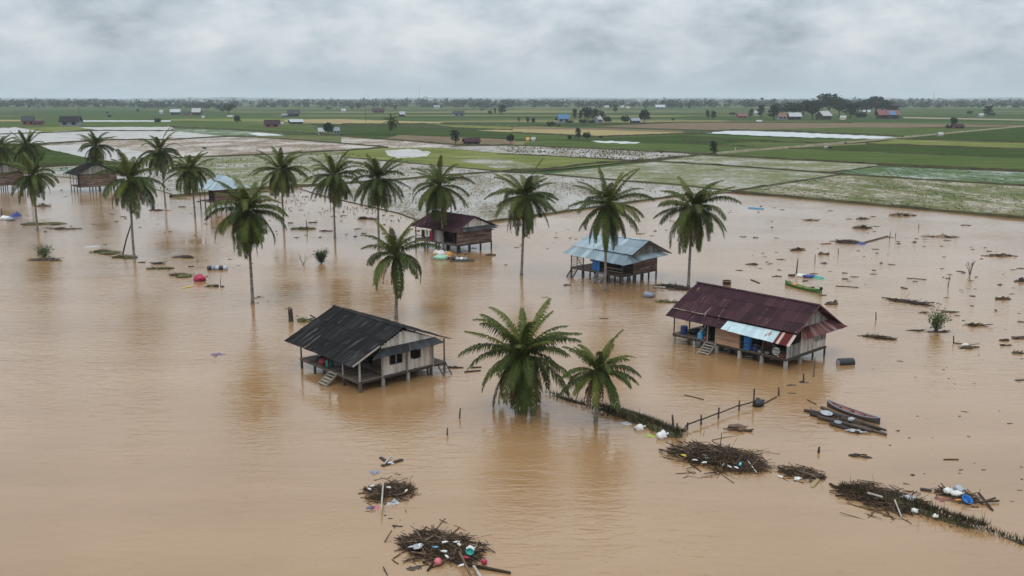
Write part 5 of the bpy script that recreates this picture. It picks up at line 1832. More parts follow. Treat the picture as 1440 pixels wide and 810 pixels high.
def shrub(label, px, py, h, r, n, leafy, name='shrub', mk='leaf2', stems=9):
    p = at(px, py)
    o = empty(name, p)
    tag(o, label, 'shrub')
    sb, lb = MB(), MB()
    for k in range(stems):
        a = k * 2.4 + ru(-.4, .4)
        sp_ = ru(.2, 1) * r
        e = Vector((math.cos(a) * sp_, math.sin(a) * sp_, h * ru(.6, 1)))
        m_ = e * .5 + Vector((0, 0, h * .1))
        sb.tube([(0, 0, -.2), m_, e], [.035, .025, .012], 5, rnd())
        if not leafy:
            for j in range(3):
                q = m_.lerp(e, ru(.1, .9))
                sb.tube([q, q + Vector((ru(-.3, .3), ru(-.3, .3), ru(.2, .5))) * h * .5], [.018, .008], 4, rnd())
        else:
            for j in range(n // stems):
                q = m_.lerp(e, rnd()) * (1 - rnd() ** 2 * .75) + Vector((ru(-.38, .38), ru(-.38, .38), ru(-.2, .2))) * r
                d = Vector((ru(-1, 1), ru(-1, 1), ru(-.3, .8))).normalized()
                s_ = d.cross(Vector((ru(-1, 1), ru(-1, 1), 1))).normalized()
                l_ = ru(.14, .34)
                lb.face([q, q + d * l_ * .5 + s_ * l_ * .25, q + d * l_, q + d * l_ * .5 - s_ * l_ * .25], rnd())
    sb.build('stem', M['bark'], o)
    if leafy:
        lb.build('foliage', M[mk], o)
    return o


shrub('dense dark green bush standing in the water between the palms', 452, 370, 2.2, 1.15, 1500, True, mk='leaf', stems=18)
shrub('airy yellow green bush standing in the open water at the right', 1316, 466, 2.6, 1.25, 700, True, stems=14)
raft('flat weed mat at the foot of the airy yellow green bush', 1318, 467, 34, .7, .12, sticks=3)
raft('dark twig afloat left of the airy yellow green bush', 1288, 465, 18, .5, .15, sticks=4)
shrub('leafless pale shrub at the right', 1364, 387, 2.1, 1.1, 0, False, stems=11)
shrub('leafless twigs left of the dense dark green bush', 426, 372, 1.6, 1.6, 0, False, stems=6)
shrub('weedy shrub with seed heads on a dark mat at the left', 62, 364, 2.4, 1.8, 800, True, stems=18, mk='leaf2')
raft('dark mat under the weedy shrub at the left', 62, 366, 42, 1.6, .4, 'scrap', sticks=8, grass=60)

# --- left side
raft('grassy weed mat under the large propped palm', 148, 355, 38, 3.6, .35, 'weed', -.5, 'weed_mat', 'weed mat', grass=320)
raft('grassy weed mat at the foot of the leaning pole', 176, 362, 28, 2.6, .35, 'weed', -.2, 'weed_mat', 'weed mat', grass=240)
rag('silver sheet at the tip of the grassy weed mat', 128, 347, 2.2, 1.2, 'grey', .1)
raft('thin weed mat right of the propped palm', 224, 378, 34, 1.2, .25, 'weed', .1, 'weed_mat', 'weed mat', grass=120)
raft('thick weed mat ending at the red sack', 256, 388, 30, 2.2, .4, 'weed', -.5, 'weed_mat', 'weed mat', grass=240)
sack('crimson red sack on the water at the left', at(281, 395, 0), (.8, .6, .55), 'crimson', .2)
plank('yellow board floating below the crimson sack', (257, 405), (272, 402), .25, .08, 'yellow', .04, .04, .6)
raft('small weed clump right of the crimson sack', 299, 403, 16, .8, .3, 'weed', 0, 'weed_mat', 'weed mat', grass=60)
peg('thin stick right of the small weed clump', 310, 402, 1.0, .04, .1)
raft('dark mound between the left palms', 258, 362, 22, 1.5, .45, 'scrap')
bd = empty('sack_bundle', at(306, 379), R(5))
tag(bd, 'bundle of grey and black sacks floating near the full left palm', 'bundle')
for k in range(5):
    bb = MB()
    bb.blob(((k - 2) * .55, ru(-.1, .1), .22), (.36, .5, .36), k * 3.3, .35, 10, 7)
    bb.build('sack', M[('black', 'steel', 'grey', 'black', 'grey')[k]], bd, smooth=True)
raft('black lump left of the sack bundle', 269, 375, 6, .6, .25, sticks=0)
raft('blackish leaf clump right of the propped palm', 222, 371, 18, .8, .35, 'scrap')
raft('scattered dark scraps right of the propped palm foot', 199, 369, 9, .6, .2, 'scrap', sticks=2)
raft('weed mat round the foot of the short leaning palm', 62, 315, 46, 4.0, .3, 'weed', 0, 'weed_mat', 'weed mat', grass=160)
raft('brown weed mat right of the short leaning palm', 91, 322, 40, 2.2, .35, 'stick', .02)
rag('blue tarp at the left edge beside the short leaning palm', 20, 304, 2.6, 2.4, 'navy', .1, 0, 'tarpaulin', 'tarp', h=.9)
sack('white bundle at the left edge in front of the blue tarp', at(7, 309, 0), (1.0, .6, .5), 'white')
sack('dark bundle between the white bundle and the blue tarp', at(14, 310, 0), (.9, .5, .35), 'steel')
peg('dark post at the left edge beside the blue tarp', 3, 305, 1.8, .12, .1, 'wooden_post', 'post')
raft('dark mound with a tail behind the short leaning palm', 61, 290, 17, 1.6, .6, 'scrap', .1)
raft('low dark mud patch under the palms left of the blue roofed hut', 223, 296, 26, 2.0, .25, 'stick')
raft('weed strip on the water in front of the blue roofed hut', 255, 280, 24, 2.0, .25, 'weed')
raft('dark scrap right of the low mud patch', 256, 291, 8, .7, .25)
st = empty('tree_stump', at(409, 452))
tag(st, 'broken tree stump standing in the water behind the black roofed house', 'stump')
bb = MB()
bb.tube([(0, 0, -.4), (0.02, 0, .5), (-.02, 0, 1.25)], [.3, .26, .24], 9, .2)
bb.build('trunk', M['timber'], st)
for k in range(5):
    bb = MB()
    a = k * 1.3
    bb.bar((math.cos(a) * .17, math.sin(a) * .17, 1.2), (math.cos(a) * .22, math.sin(a) * .22, 1.2 + ru(.15, .5)), .1, .08, rnd())
    bb.build('splinter', M['timber'], st)
raft('green and dark weed clump touching the black roofed house', 432, 452, 26, 1.3, .45, 'weed', .2, 'weed_mat', 'weed mat', sticks=5, grass=80)
plank('dark branch sticking out of the weed clump by the black roof', (436, 443), (448, 450), .12, .1, 'stick', .7, .15, .1, 'branch', 'branch')
rag('dark crumpled sheet floating left of the black roofed house', 306, 499, 1.2, 1.0, 'lilac', .2)
raft('dark mound behind the ragged palm', 517, 308, 23, 2.2, .6, 'stick')
raft('weed raft left of the upright pole', 426, 322, 32, 2.4, .45, 'weed', 0, 'weed_mat', 'weed mat', grass=80)
raft('dark plank like mat at the upright pole', 460, 325, 22, .8, .2, 'scrap')
raft('dark clump behind the weed raft', 440, 313, 10, 1.0, .3)
raft('dark driftwood strip in the bush shadow right of the black roofed house', 640, 517, 18, .6, .18, 'scrap', -.2, sticks=4)
plank('dark driftwood stick left of the big low palm', (653, 523), (676, 521), .14, .1, 'stick', .04, .04, .1, 'driftwood_pole', 'pole')
plank('brown driftwood stick behind the big low palm', (662, 517), (677, 516), .12, .1, 'stick', .04, .04, .3, 'driftwood_pole', 'pole')
# --- around the middle houses
stick_pile('pile of dark branches between the pale blue house and the maroon roof', [(925, 402), (945, 404), (968, 408)], 2.2, 170, .5, 2.6, mk='scrap')
plank('whitish board on the branch pile beside the pale blue house', (920, 403), (936, 404), .3, .1, 'timber_pale', .2, .25, .9)
sack('grey blue sack floating in front of the pale blue house', at(911, 418, 0), (.75, .5, .45), 'steel')
raft('long weed strip between the grey blue sack and the maroon roof', 937, 425, 30, 1.0, .25, 'weed', -.15, 'weed_mat', 'weed mat', grass=60)
raft('dark scrap below the left ladder of the pale blue house', 798, 401, 9, .8, .3, sticks=0)
raft('dark boat shaped scrap floating below the palm by the pale blue house', 849, 448, 12, .5, .12, sticks=0)
raft('flat dark chip right above the big low palm', 766, 418, 9, .4, .1, sticks=0)
sack('white pink sack by the palm of the dark maroon house', at(614, 358, 0), (.5, .4, .45), 'cream')
sack('white sack next to the palm of the dark maroon house', at(620, 359, 0), (.75, .5, .55), 'white')
sack('mint green sack in front of the white sack', at(620, 365, 0), (1.1, .6, .5), 'mint')
sack('orange sack right of the mint green sack', at(631, 361, 0), (.5, .4, .5), 'orange')
sack('dark red sack under the orange sack', at(632, 364, 0), (.55, .4, .3), 'brownred')
rf = empty('sack_raft', at(648, 367), 0)
tag(rf, 'dark raft with grey and white bundles before the dark maroon house', 'raft')
bb = MB()
for k in range(7):
    bb.tube([(-1.5 + ru(-.2, .2), (k - 3) * .25, .05), (1.6 + ru(-.2, .6), (k - 3) * .25, .05)], [.12, .1], 7, rnd())
bb.build('logs', M['scrap'], rf)
for k in range(4):
    bb = MB()
    bb.blob((-1.1 + k * .6, ru(-.3, .3), .32), (.35, .4, .28), k * 4.1, .4, 10, 7)
    bb.build('bundle', M[('black', 'grey', 'white', 'steel')[k]], rf, smooth=True)
raft('dark boat like scrap right of the dark maroon house', 690, 359, 14, .8, .3, 'stick')

# --- countless little scraps
protos = []
for k in range(5):
    bb = MB()
    if k == 0:
        bb.blob((0, 0, 0), (.5, .28, .14), 2.2, .8, 9, 5)
    elif k == 1:
        bb.blob((0, 0, 0), (.8, .16, .1), 5.1, .8, 9, 5)
    elif k == 2:
        bb.tube([(-.8, 0, .02), (0, .12, .06), (.8, -.05, .01)], [.06, .08, .04], 6, .3)
        bb.tube([(0, .1, .05), (.3, .4, .12)], [.05, .03], 5, .3)
    elif k == 3:
        bb.blob((0, 0, .02), (.32, .3, .2), 8.3, .8, 9, 5)
        bb.bar((-.5, .1, .03), (.5, -.1, .1), .06, .05, .5)
    else:
        for j in range(4):
            bb.blob((ru(-.5, .5), ru(-.3, .3), 0), (.22, .12, .09), j * 2.7, .6, 8, 5, rnd())
    o = bb.build('driftwood_scrap', M['scrap'])
    protos.append(o)
used = [False] * 5


def scraps(poly, n, label, group, smin=.4, smax=1.1):
    q = [at(x, y) for x, y in poly]
    xs, ys = [p[0] for p in poly], [p[1] for p in poly]
    k = 0
    while k < n:
        x, y = ru(min(xs), max(xs)), ru(min(ys), max(ys))
        if not inpoly((x, y), poly):
            continue
        if mnoise.noise(Vector((x * .02, y * .04, 7))) < ru(-.5, .3):
            continue
        i = random.randrange(5)
        p = at(x, y)
        if not used[i]:
            used[i] = True
            o = protos[i]
        else:
            o = protos[i].copy()
            COL.objects.link(o)
        o.location = p
        o.rotation_euler = (0, 0, random.gauss(0, .5))
        s_ = ru(smin, smax) ** 1.3
        o.scale = (s_, s_ * ru(.7, 1.1), s_)
        tag(o, label, 'scrap', group)
        k += 1


scraps([(1040, 285), (1440, 320), (1440, 460), (1230, 440), (1180, 420), (1040, 385), (990, 300)], 125, 'small dark scrap afloat on the pale flood between the right field bank and the canoe', 'scraps on the pale water at the right', .35, 1.0)
scraps([(1180, 470), (1440, 460), (1440, 720), (1300, 680), (1180, 650), (1260, 560)], 40, 'small dark scrap afloat on the brown flood at the lower right', 'scraps on the lower right water', .22, .5)
scraps([(560, 310), (700, 318), (840, 298), (960, 285), (960, 310), (920, 335), (790, 345), (700, 380), (560, 330)], 58, 'small dark scrap afloat around the two houses in the middle distance', 'scraps around the middle houses', .35, .95)
scraps([(250, 283), (420, 270), (560, 300), (560, 335), (420, 335), (300, 330)], 62, 'small dark scrap afloat under the back row of palms', 'scraps under the back row of palms', .4, 1.0)
scraps([(60, 262), (250, 285), (330, 330), (390, 425), (300, 400), (190, 375), (90, 335), (20, 320)], 58, 'small dark scrap afloat among the palms at the left', 'scraps among the left palms', .35, .9)
scraps([(330, 410), (400, 425), (470, 450), (400, 450)], 8, 'small dark scrap in the line drifting to the broken stump', 'scraps near the stump', .3, .6)
scraps([(505, 680), (590, 740), (560, 760), (515, 720)], 12, 'small dark scrap drifting between the two bottom twig heaps', 'scraps between the bottom heaps', .15, .4)

# ------------------------------------------------------------------ far fields: trees, farmhouses, masts
random.seed(21)


def leafball(bb, c, r, n, size, seed):
    """leaf faces spread through a lumpy volume"""
    for k in range(n):
        while True:
            d = Vector((ru(-1, 1), ru(-1, 1), ru(-1, 1)))
            if .05 < d.length < 1:
                break
        f = .72 + .5 * mnoise.noise(d.normalized() * 2.1 + Vector((seed, 0, 0)))
        d = d.normalized() * (d.length ** .55)
        p = Vector((c[0] + d.x * r[0] * f, c[1] + d.y * r[1] * f, c[2] + d.z * r[2] * f))
        a = Vector((ru(-1, 1), ru(-1, 1), ru(-.4, .4))).normalized()
        b2 = a.cross(Vector((ru(-1, 1), ru(-1, 1), ru(-1, 1)))).normalized()
        s = size * ru(.6, 1.4)
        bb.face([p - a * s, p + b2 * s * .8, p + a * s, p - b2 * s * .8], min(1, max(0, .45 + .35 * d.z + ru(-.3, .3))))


def tree_proto(kind):
    o = empty('field_tree', (0, 0, -500))
    tb, lb = MB(), MB()
    if kind == 'round':
        tb.tube([(0, 0, -.02), (.01, 0, .2), (-.01, .01, .45)], [.035, .028, .015], 6)
        for k in range(6):
            a = k * 1.05
            tb.tube([(0, 0, .25), (math.cos(a) * .2, math.sin(a) * .2, .5)], [.018, .008], 5)
            leafball(lb, (math.cos(a) * .22, math.sin(a) * .22, .48 + .12 * (k % 3)), (.26, .26, .24), 90, .045, k * 3.1)
        leafball(lb, (0, 0, .72), (.3, .3, .26), 130, .045, 1.7)
    elif kind == 'tall':
        tb.tube([(0, 0, -.02), (.015, 0, .4), (0, .01, .8)], [.03, .022, .01], 6)
        for k in range(8):
            a = k * 2.4
            leafball(lb, (math.cos(a) * .11, math.sin(a) * .11, .3 + .075 * k), (.17, .17, .13), 60, .04, k * 2.3)
    elif kind == 'bush':
        tb.tube([(0, 0, -.02), (0, 0, .3)], [.04, .02], 6)
        for k in range(6):
            a = k * 1.05
            leafball(lb, (math.cos(a) * .4, math.sin(a) * .3, .4 + .1 * (k % 2)), (.36, .32, .36), 80, .07, k * 1.9)
    else:
        tb.tube([(0, 0, -.02), (.02, 0, .4), (.03, 0, .78)], [.02, .015, .012], 6)
        for k in range(14):
            a = k * 2.4
            e = R(70 - 9 * k)
            p = Vector((.03, 0, .78))
            for j in range(4):
                q = p + Vector((math.cos(a) * math.cos(e), math.sin(a) * math.cos(e), math.sin(e))) * .075
                sd = Vector((-math.sin(a), math.cos(a), 0)) * .028
                lb.face([p - sd, p + sd, q + sd * .8, q - sd * .8], rnd() * .6)
                p = q
                e -= R(22)
    tb.build('trunk', M['bark'], o)
    lb.build('crown', M['far_leaf'] if kind != 'bush' else M['far_leaf'], o)
    return o


PT = {k: tree_proto(k) for k in ('round', 'tall', 'bush', 'palm')}
used_t = set()


def ftree(kind, px, py, hpx, wpx, label, group='trees scattered over the far fields', cat='tree'):
    p = at(px, py)
    k = p.y / math.cos(PITCH) / FPX
    sc_ = (p - Vector((0, 0, CAM_H))).length / FPX
    o = PT[kind]
    if kind in used_t:
        o = copy_tree(o)
    used_t.add(kind)
    nat = {'round': .95, 'tall': .55, 'bush': 1.4, 'palm': .6}[kind]
    o.location = (p.x, p.y, -.2)
    o.scale = (wpx * sc_ / nat, wpx * sc_ / nat, hpx * sc_ * 1.05)
    o.rotation_euler = (0, 0, ru(0, 6.28))
    tag(o, label, cat, group)
    return o


for a in (('bush', 222, 173.5, 9, 10, 'lone round dark bush on the green strip at the left'),
          ('round', 334, 174.5, 12, 11, 'lone upright tree on the green strip left of the middle'),
          ('round', 322, 160.5, 14, 18, 'broad dark tree among the far left farmhouses'),
          ('round', 462, 191, 19, 19, 'dark tree hiding a white hut in the field'),
          ('tall', 640, 203, 22, 15, 'upright dark tree beside the purple roofed hut'),
          ('round', 718, 203, 15, 14, 'dark tree right of the purple roofed hut'),
          ('tall', 706, 161.5, 15, 13, 'tall dark tree on the far field bank at the centre'),
          ('bush', 689, 161, 7, 7, 'small bush left of the tall far tree at the centre'),
          ('tall', 696, 161, 10, 4, 'thin tree between the small bush and the tall far tree'),
          ('palm', 730, 178, 14, 10, 'thin far palm left of the blue roofed farmhouse'),
          ('tall', 742, 173, 9, 7, 'first of two small trees right of the thin far palm'),
          ('tall', 750, 174, 9, 7, 'second of two small trees right of the thin far palm'),
          ('bush', 775, 178.5, 10, 14, 'broad dark bush below the blue roofed farmhouse'),
          ('bush', 786, 178, 5, 5, 'tiny bush right of the broad dark bush'),
          ('bush', 783, 170, 6, 7, 'bush at the left wall of the blue roofed farmhouse'),
          ('tall', 813, 196, 17, 10, 'tall dark tree of the pair on the middle field bank'),
          ('bush', 825, 196, 13, 13, 'spreading tree of the pair on the middle field bank'),
          ('bush', 801, 196, 8, 7, 'small bush left of the pair on the middle field bank'),
          ('bush', 845, 194, 4, 7, 'low bush right of the pair on the middle field bank'),
          ('bush', 879, 173, 13, 14, 'dark tree left of the grey farmhouse'),
          ('round', 906, 174, 20, 20, 'big round tree right of the grey farmhouse'),
          ('bush', 946, 169.5, 4, 6, 'lone low bush in the field right of the grey farmhouse'),
          ('tall', 865, 159.5, 13, 8, 'tall thin tree in front of the far treeline'),
          ('tall', 995, 166.5, 12, 7, 'left one of two slim trees in the right fields'),
          ('tall', 1003, 168.5, 13, 9, 'right one of two slim trees in the right fields'),
          ('tall', 1003, 218, 21, 13, 'dark tree standing at the start of the dirt track'),
          ('bush', 1030, 162, 5, 11, 'flat bush left of the red roofed farmhouse'),
          ('tall', 1056, 166, 13, 8, 'dark tree right of the red roofed farmhouse'),
          ('tall', 1070, 166, 19, 12, 'tall dark tree before the white farmhouse'),
          ('round', 1341, 179, 13, 11, 'dark tree over the lone hut in the right field'),
          ('bush', 1334, 181.5, 7, 9, 'bush at the left of the lone hut in the right field'),
          ('tall', 1389, 163.5, 14, 13, 'ragged dark tree far out in the right field'),
          ('bush', 1394, 163, 5, 10, 'low bush under the ragged tree in the right field'),
          ('bush', 1363, 161, 6, 9, 'greyish bush left of the ragged tree in the right field'),
          ('bush', 154, 165, 4, 6, 'tiny dark bush in the left field'),
          ('tall', 151, 161, 4, 3, 'tiny thin tree in the left field'),
          ('tall', 194, 158, 5, 4, 'tiny slanted tree in the left field'),
          ('bush', 384, 142 + 8, 5, 6, 'small far bush below the treeline, left of the middle'),
          ('tall', 503, 154, 10, 9, 'far tree left of the reddish barn'),
          ('bush', 495, 154, 5, 6, 'far bush next to the far tree left of the reddish barn'),
          ('tall', 556, 155, 7, 6, 'far tree right of the reddish barn'),
          ('bush', 462, 154, 5, 7, 'far bush left of the white far hut'),
          ('bush', 678, 156, 4, 6, 'tiny far bush at the centre'),
          ):
    ftree(*a)
for x, y, h, wd, k in ((291, 154, 9, 12, 'bush'), (307, 155, 9, 10, 'bush'), (300, 153, 8, 9, 'round'), (313, 158, 8, 8, 'bush'), (280, 152, 7, 9, 'bush')):
    ftree(k, x, y, h, wd, 'dark bushy tree in the clump behind the far left farmhouses', 'clump behind the far left farmhouses')
for x, y, h, wd, k in ((808, 169, 17, 8, 'tall'), (817, 169, 15, 9, 'tall'), (826, 173, 23, 17, 'round'), (837, 172, 20, 13, 'tall'), (846, 170, 15, 10, 'tall'), (853, 173, 12, 12, 'bush'), (820, 174, 8, 14, 'bush'), (832, 174, 7, 12, 'bush'), (801, 173, 5, 12, 'bush'), (856, 172, 7, 10, 'bush')):
    ftree(k, x, y, h, wd, 'dark tree in the grove right of the blue roofed farmhouse', 'grove by the blue roofed farmhouse')
for x, y, h, wd, k in ((1088, 169, 20, 13, 'tall'), (1115, 164, 17, 22, 'round'), (1130, 162, 18, 16, 'tall'), (1142, 169, 23, 19, 'round'), (1165, 162, 26, 26, 'round'), (1180, 164, 20, 16, 'round'), (1195, 166, 18, 16, 'tall'), (1206, 160, 15, 16, 'round'), (1218, 160, 17, 18, 'round'), (1231, 158, 19, 24, 'round'), (1246, 158, 14, 18, 'round'), (1256, 164, 14, 12, 'tall'), (1100, 160, 12, 16, 'bush'), (1185, 158, 16, 20, 'round'), (1210, 167, 10, 14, 'bush'), (1150, 158, 15, 18, 'round'), (1240, 160, 17, 18, 'round')):
    ftree(k, x, y, h * 1.12, wd * 1.45, 'dark tree of the village grove on the right horizon', 'village grove on the right')

# the wooded horizon reads as one mass
b_ = MB()
for k in range(1500):
    y = random.choice((2600, 2900, 3300, 3800, 4600))
    y *= ru(.94, 1.06)
    x = ru(-.66, .66) * y * 1.05
    nv = mnoise.noise(Vector((x * .0016, y * .001, 2)))
    if nv < -.38:
        continue
    h = ru(11, 24) * (1 + .7 * nv) * (y / 2900) ** .4
    wd = ru(9, 17)
    leafball(b_, (x, y, h * .5), (wd, wd * .8, h * .56), 26, 3.2, k)
for k in range(260):
    y = ru(5200, 7500)
    x = ru(-.62, .62) * y
    leafball(b_, (x, y, 9), (70, 40, ru(10, 20)), 40, 6, k)
tag(b_.build('far_treeline', M['far_leaf']), 'long dark belt of trees along the far edge of the fields', 'trees', kind='stuff')


def farmhouse(label, px, py, wpx, hpx, roof, wall, rz=0.2, depth=.7, name='farmhouse', cat='house', rf=.5, stripe=None):
    p = at(px, py)
    s = (p - Vector((0, 0, CAM_H))).length / FPX
    W, Hh = wpx * s / (math.cos(rz) + depth * .5 * abs(math.sin(rz))), hpx * s
    D = W * depth
    o = empty(name, (p.x, p.y, 0), rz)
    tag(o, label, cat, 'houses far out in the fields')
    hw = Hh * (1 - rf)
    bb = MB()
    w2, d2 = W * .42, D * .42
    bb.box((0, 0, hw / 2 - .2), (w2 * 2, d2 * 2, hw + .4), .5)
    bb.face([(-w2, -d2, hw), (-w2, d2, hw), (-w2, 0, Hh * .97)], .4)
    bb.face([(w2, -d2, hw), (w2, 0, Hh * .97), (w2, d2, hw)], .6)
    bb.build('wall', M[wall], o)
    rb = MB()
    e, t_ = hw - .06 * Hh, .25
    for sg in (-1, 1):
        q = [(-W / 2, sg * D / 2, e), (W / 2, sg * D / 2, e), (W / 2, 0, Hh), (-W / 2, 0, Hh)]
        rb.face(q if sg < 0 else q[::-1], .5 + .2 * sg)
        lo_ = [(a, b2, c - t_) for a, b2, c in q]
        rb.face(lo_[::-1] if sg < 0 else lo_, .3)
        rb.face([q[0], lo_[0], lo_[1], q[1]], .3)
        for a, c in ((0, 3), (1, 2)):
            rb.face([q[a], q[c], lo_[c], lo_[a]], .4)
    r_ = rb.build('roof', M[roof], o)
    if stripe:
        sb = MB()
        x0, x1 = stripe[1] * W, stripe[2] * W
        sb.face([(x0, -D / 2 - .05, e + .03), (x1, -D / 2 - .05, e + .03), (x1, -D * .1, Hh * .9), (x0, -D * .1, Hh * .9)], .5)
        sb.build('roof_sheet', M[stripe[0]], r_)
    if hpx > 5:
        for k in (-1, 1):
            bb = MB()
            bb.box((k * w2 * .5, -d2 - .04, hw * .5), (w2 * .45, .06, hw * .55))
            bb.build('window' if k > 0 else 'door', M['hole'], o)  # flat panels with the shade of open rooms painted on
    return o


for a in (('grey roofed dark red farmhouse, leftmost in the near fields', 40, 176, 16, 11, 'roof_old', 'brownred', .4),
          ('low dark red shed right of the leftmost farmhouse', 54, 176, 12, 6, 'roof_maroon', 'brownred', .1),
          ('black roofed farmhouse beside the pole at the left', 100, 177, 26, 12, 'roof_black', 'steel', .15),
          ('tiny dark farmhouse below the treeline at the left', 88, 150, 12, 5, 'roof_old', 'plank_dark', .1),
          ('small pale roof at the left treeline', 99, 146, 8, 4, 'grey', 'grey', .2),
          ('tiny grey hut at the left treeline', 134, 147, 7, 4, 'grey', 'steel', .2),
          ('tiny dark hut right of the grey treeline hut', 177, 148, 6, 4, 'roof_old', 'plank_dark', .1),
          ('tiny white gable at the treeline above the left palms', 184, 146, 6, 4, 'far_white', 'grey', .3),
          ('long white roofed shed far out at the left', 236, 150, 16, 5, 'grey', 'plank_dark', .05),
          ('small white tent shaped hut left of the pale farmhouses', 227, 160, 5, 5, 'far_white', 'far_white', .3),
          ('pale grey roofed farmhouse in the far left cluster', 247, 161, 14, 7, 'grey', 'plank_dark', .2),
          ('white roofed dark farmhouse in the far left cluster', 277, 162, 12, 9, 'far_white', 'plank_dark', .05),
          ('low brown hut in the far left cluster', 263, 162, 10, 5, 'roof_old', 'brownred', .1),
          ('upper white roof behind the far left cluster', 286, 147, 11, 5, 'far_white', 'steel', .2),
          ('flat white shed left of the lone upright tree', 324, 165, 8, 2.5, 'far_white', 'far_white', .0),
          ('tiny white hut in front of the far left cluster', 286, 166, 4, 3, 'far_white', 'far_white', .0),
          ('maroon roofed brown farmhouse in the near fields', 383, 179, 22, 10, 'roof_maroon', 'brownred', .15),
          ('small white shed at the maroon roofed farmhouse', 396, 175, 6, 3, 'far_white', 'far_white', .0),
          ('low hut with white gable roof right of the maroon farmhouse', 416, 174, 20, 6, 'grey', 'plank_dark', .5),
          ('dark farmhouse with bushes behind the white gable hut', 413, 164, 18, 9, 'roof_old', 'plank_dark', .2),
          ('low annex of the dark farmhouse', 402, 164, 10, 4, 'steel', 'plank_dark', .0),
          ('white hut half hidden behind the dark field tree', 452, 189, 10, 9, 'far_white', 'far_white', .3),
          ('blue grey hut right of the dark field tree', 473, 188, 10, 9, 'steel', 'steel', .3),
          ('white far hut left of the reddish barn', 483, 158, 7, 5, 'far_white', 'far_white', .4),
          ('reddish barn far out at the centre left', 532, 158.5, 18, 6, 'roof_maroon', 'brownred', .2),
          ('small grey far hut right of the field palm', 565, 164, 9, 7, 'grey', 'plank_dark', .5),
          ('small grey roofed far hut at the treeline', 614, 153, 9, 5, 'steel', 'grey', .2),
          ('grey farmhouse far out at the centre', 645, 163, 17, 7, 'roof_old', 'steel', .2),
          ('purple brown roofed hut at the flooded field edge', 663, 203, 25, 9, 'roof_maroon', 'plank_dark', .3),
          ('farmhouse with a bright blue roof', 792, 172, 17, 11, 'far_blue', 'steel', .1),
          ('white gabled house inside the grove', 841, 172, 11, 9, 'far_white', 'steel', .9),
          ('grey farmhouse between two dark trees', 893, 173, 14, 7, 'steel', 'plank_dark', .2),
          ('white roofed shed at the treeline, right of the centre', 928, 153.5, 13, 6, 'grey', 'steel', .0),
          ('tiny white treeline hut, left of three', 853, 152, 6, 3.5, 'far_white', 'far_white', .0),
          ('tiny white treeline hut, middle of three', 875, 152, 5, 3.5, 'far_white', 'far_white', .0),
          ('tiny white treeline hut, right of three', 883, 153, 5, 3, 'far_white', 'far_white', .0),
          ('small orange hut on the field bank', 742, 199, 5, 6, 'orange', 'cream', .0),
          ('small white hut right of the orange hut', 750, 198, 6, 5, 'far_white', 'far_white', .0),
          ('farmhouse with red roof in the right fields', 1043, 166, 14, 6, 'far_red', 'brownred', .1),
          ('white house between two dark trees at the right', 1063, 162, 6, 6, 'far_white', 'far_white', .0),
          ('pinkish white farmhouse at the left of the village', 1099, 168, 13, 8, 'brownred', 'steel', .2),
          ('white roofed farmhouse in the village', 1117, 168, 17, 9, 'grey', 'plank_dark', .0),
          ('farmhouse with white gable in the middle of the village', 1158, 168, 20, 11, 'far_white', 'plank_dark', .6),
          ('white shed among the village trees', 1218, 159, 10, 4, 'far_white', 'far_white', .0),
          ('small white hut in front of the village trees', 1185, 168, 8, 5, 'far_white', 'cream', .0),
          ('lone dark red hut in the right field', 1346, 181, 15, 6, 'roof_maroon', 'brownred', .1),
          ('small white hut by the ragged tree in the right field', 1379, 164, 7, 4, 'far_white', 'grey', .2),
          ('white box shaped hut on the dirt track', 1322, 191.5, 7, 5, 'far_white', 'far_white', .1),
          ('flat white object like shed in the brown field', 1067, 172, 8, 3, 'far_white', 'far_white', .0)):
    farmhouse(*a)
farmhouse('long farmhouse with red and blue roof at the right end of the village', 1248, 167, 30, 11, 'far_red', 'plank_dark', .05, .5, stripe=('far_blue', .0, .28))


def mast(label, px, base, top, r, arms, name='utility_pole', cat='pole'):
    p = at(px, base)
    q = zat(px, top, p.y)
    o = empty(name, (p.x, p.y, 0))
    tag(o, label, cat)
    bb = MB()
    h = q.z
    if arms:
        bb.tube([(0, 0, -1), (0, 0, h)], [r, r * .7], 6)
        bb.build('shaft', M['timber'], o)
        ab = MB()
        ab.box((0, r, h - 1.0), (h * .12, r, r * .8))
        ab.build('cross_arm', M['timber'], o)
    else:
        for k in range(3):
            a = k * 2.094
            bb.bar((math.cos(a) * r * 3, math.sin(a) * r * 3, -1), (math.cos(a) * r, math.sin(a) * r, h), r * .6, r * .6)
        for j in range(14):
            f0, f1 = j / 14, (j + 1) / 14
            for k in range(3):
                a, c = k * 2.094, (k + 1) * 2.094
                bb.bar((math.cos(a) * r * (3 - 2 * f0), math.sin(a) * r * (3 - 2 * f0), h * f0), (math.cos(c) * r * (3 - 2 * f1), math.sin(c) * r * (3 - 2 * f1), h * f1), r * .35, r * .35)
        bb.build('lattice', M['steel'], o)
    return o


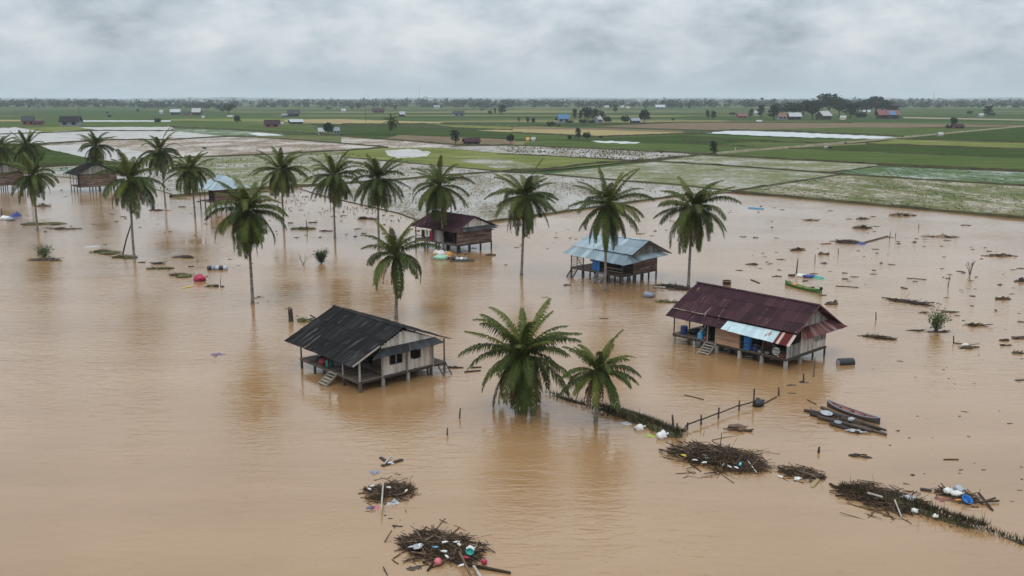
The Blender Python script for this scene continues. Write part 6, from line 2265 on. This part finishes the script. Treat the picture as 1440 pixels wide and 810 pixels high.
mast('thin dark pole beside the black roofed farmhouse at the left', 112.5, 176, 141, .26, True)
mast('thin dark pole in the fields left of the lone field palm', 514.5, 177, 148, .2, True)
mast('thin dark pole by the broad tree among the left farmhouses', 332, 165, 137, .25, True)
mast('tall lattice radio mast rising above the treeline at the centre', 590, 150, 118, .35, False, 'radio_mast', 'mast')
mast('small lattice radio mast above the treeline at the right', 1312, 150, 130, .4, False, 'radio_mast', 'mast')
mast('short lattice mast above the treeline left of the centre mast', 518, 149, 133, .35, False, 'radio_mast', 'mast')

# white field markers, cattle
for x, y, lb in ((1034, 214, 'white marker post beside the dirt track'), (1329 - 663, 199, 'white marker post by the purple roofed hut')):
    p = at(x, y)
    bb = MB()
    bb.bar((0, 0, -.2), (0, 0, 2.2), .5, .4)
    o = bb.build('marker_post', M['far_white'])
    o.location = p
    tag(o, lb, 'post')


def cow(label, px, py, mk, rz):
    p = at(px, py)
    bb = MB()
    bb.blob((0, 0, 1.05), (.95, .38, .45), 2, .15, 12, 8)
    bb.tube([(.75, 0, 1.15), (1.15, 0, 1.3)], [.3, .2], 8)
    bb.blob((1.35, 0, 1.25), (.32, .17, .2), 3, .1, 8, 6)
    for sx in (-.65, .65):
        for sy in (-.2, .2):
            bb.tube([(sx, sy, .95), (sx + (.08 if sx < 0 else 0), sy, .5), (sx, sy, 0)], [.15, .09, .07], 6)
    bb.tube([(-.92, 0, 1.25), (-1.05, 0, .6)], [.04, .03], 5)
    o = bb.build('cow', M[mk], smooth=True)
    o.location = p
    o.rotation_euler = (0, 0, rz)
    return tag(o, label, 'cow')


cow('white cow grazing in the dark green field at the right', 1161, 210, 'far_white', .2)
cow('dark cow beside the white cow in the right field', 1167, 210, 'black', .1)
cow('dark buffalo in the flooded brown field at the left', 288, 211, 'black', 2.9)

# ------------------------------------------------------------------ damp air over the plain
m = bpy.data.materials.new('haze')
m.use_nodes = True
t = m.node_tree
for n in list(t.nodes):
    t.nodes.remove(n)
v = N(t, 'ShaderNodeVolumePrincipled')
v.inputs['Color'].default_value = (0.80, 0.88, 0.96, 1)
v.inputs['Density'].default_value = 0.00008
v.inputs['Anisotropy'].default_value = 0.0
ou = N(t, 'ShaderNodeOutputMaterial')
t.links.new(v.outputs[0], ou.inputs['Volume'])
bb = MB()
bb.box((0, 9800, 45), (41000, 20800, 93))
hz = bb.build('haze', m)
tag(hz, 'thin pale haze over the whole plain', 'haze', kind='stuff')
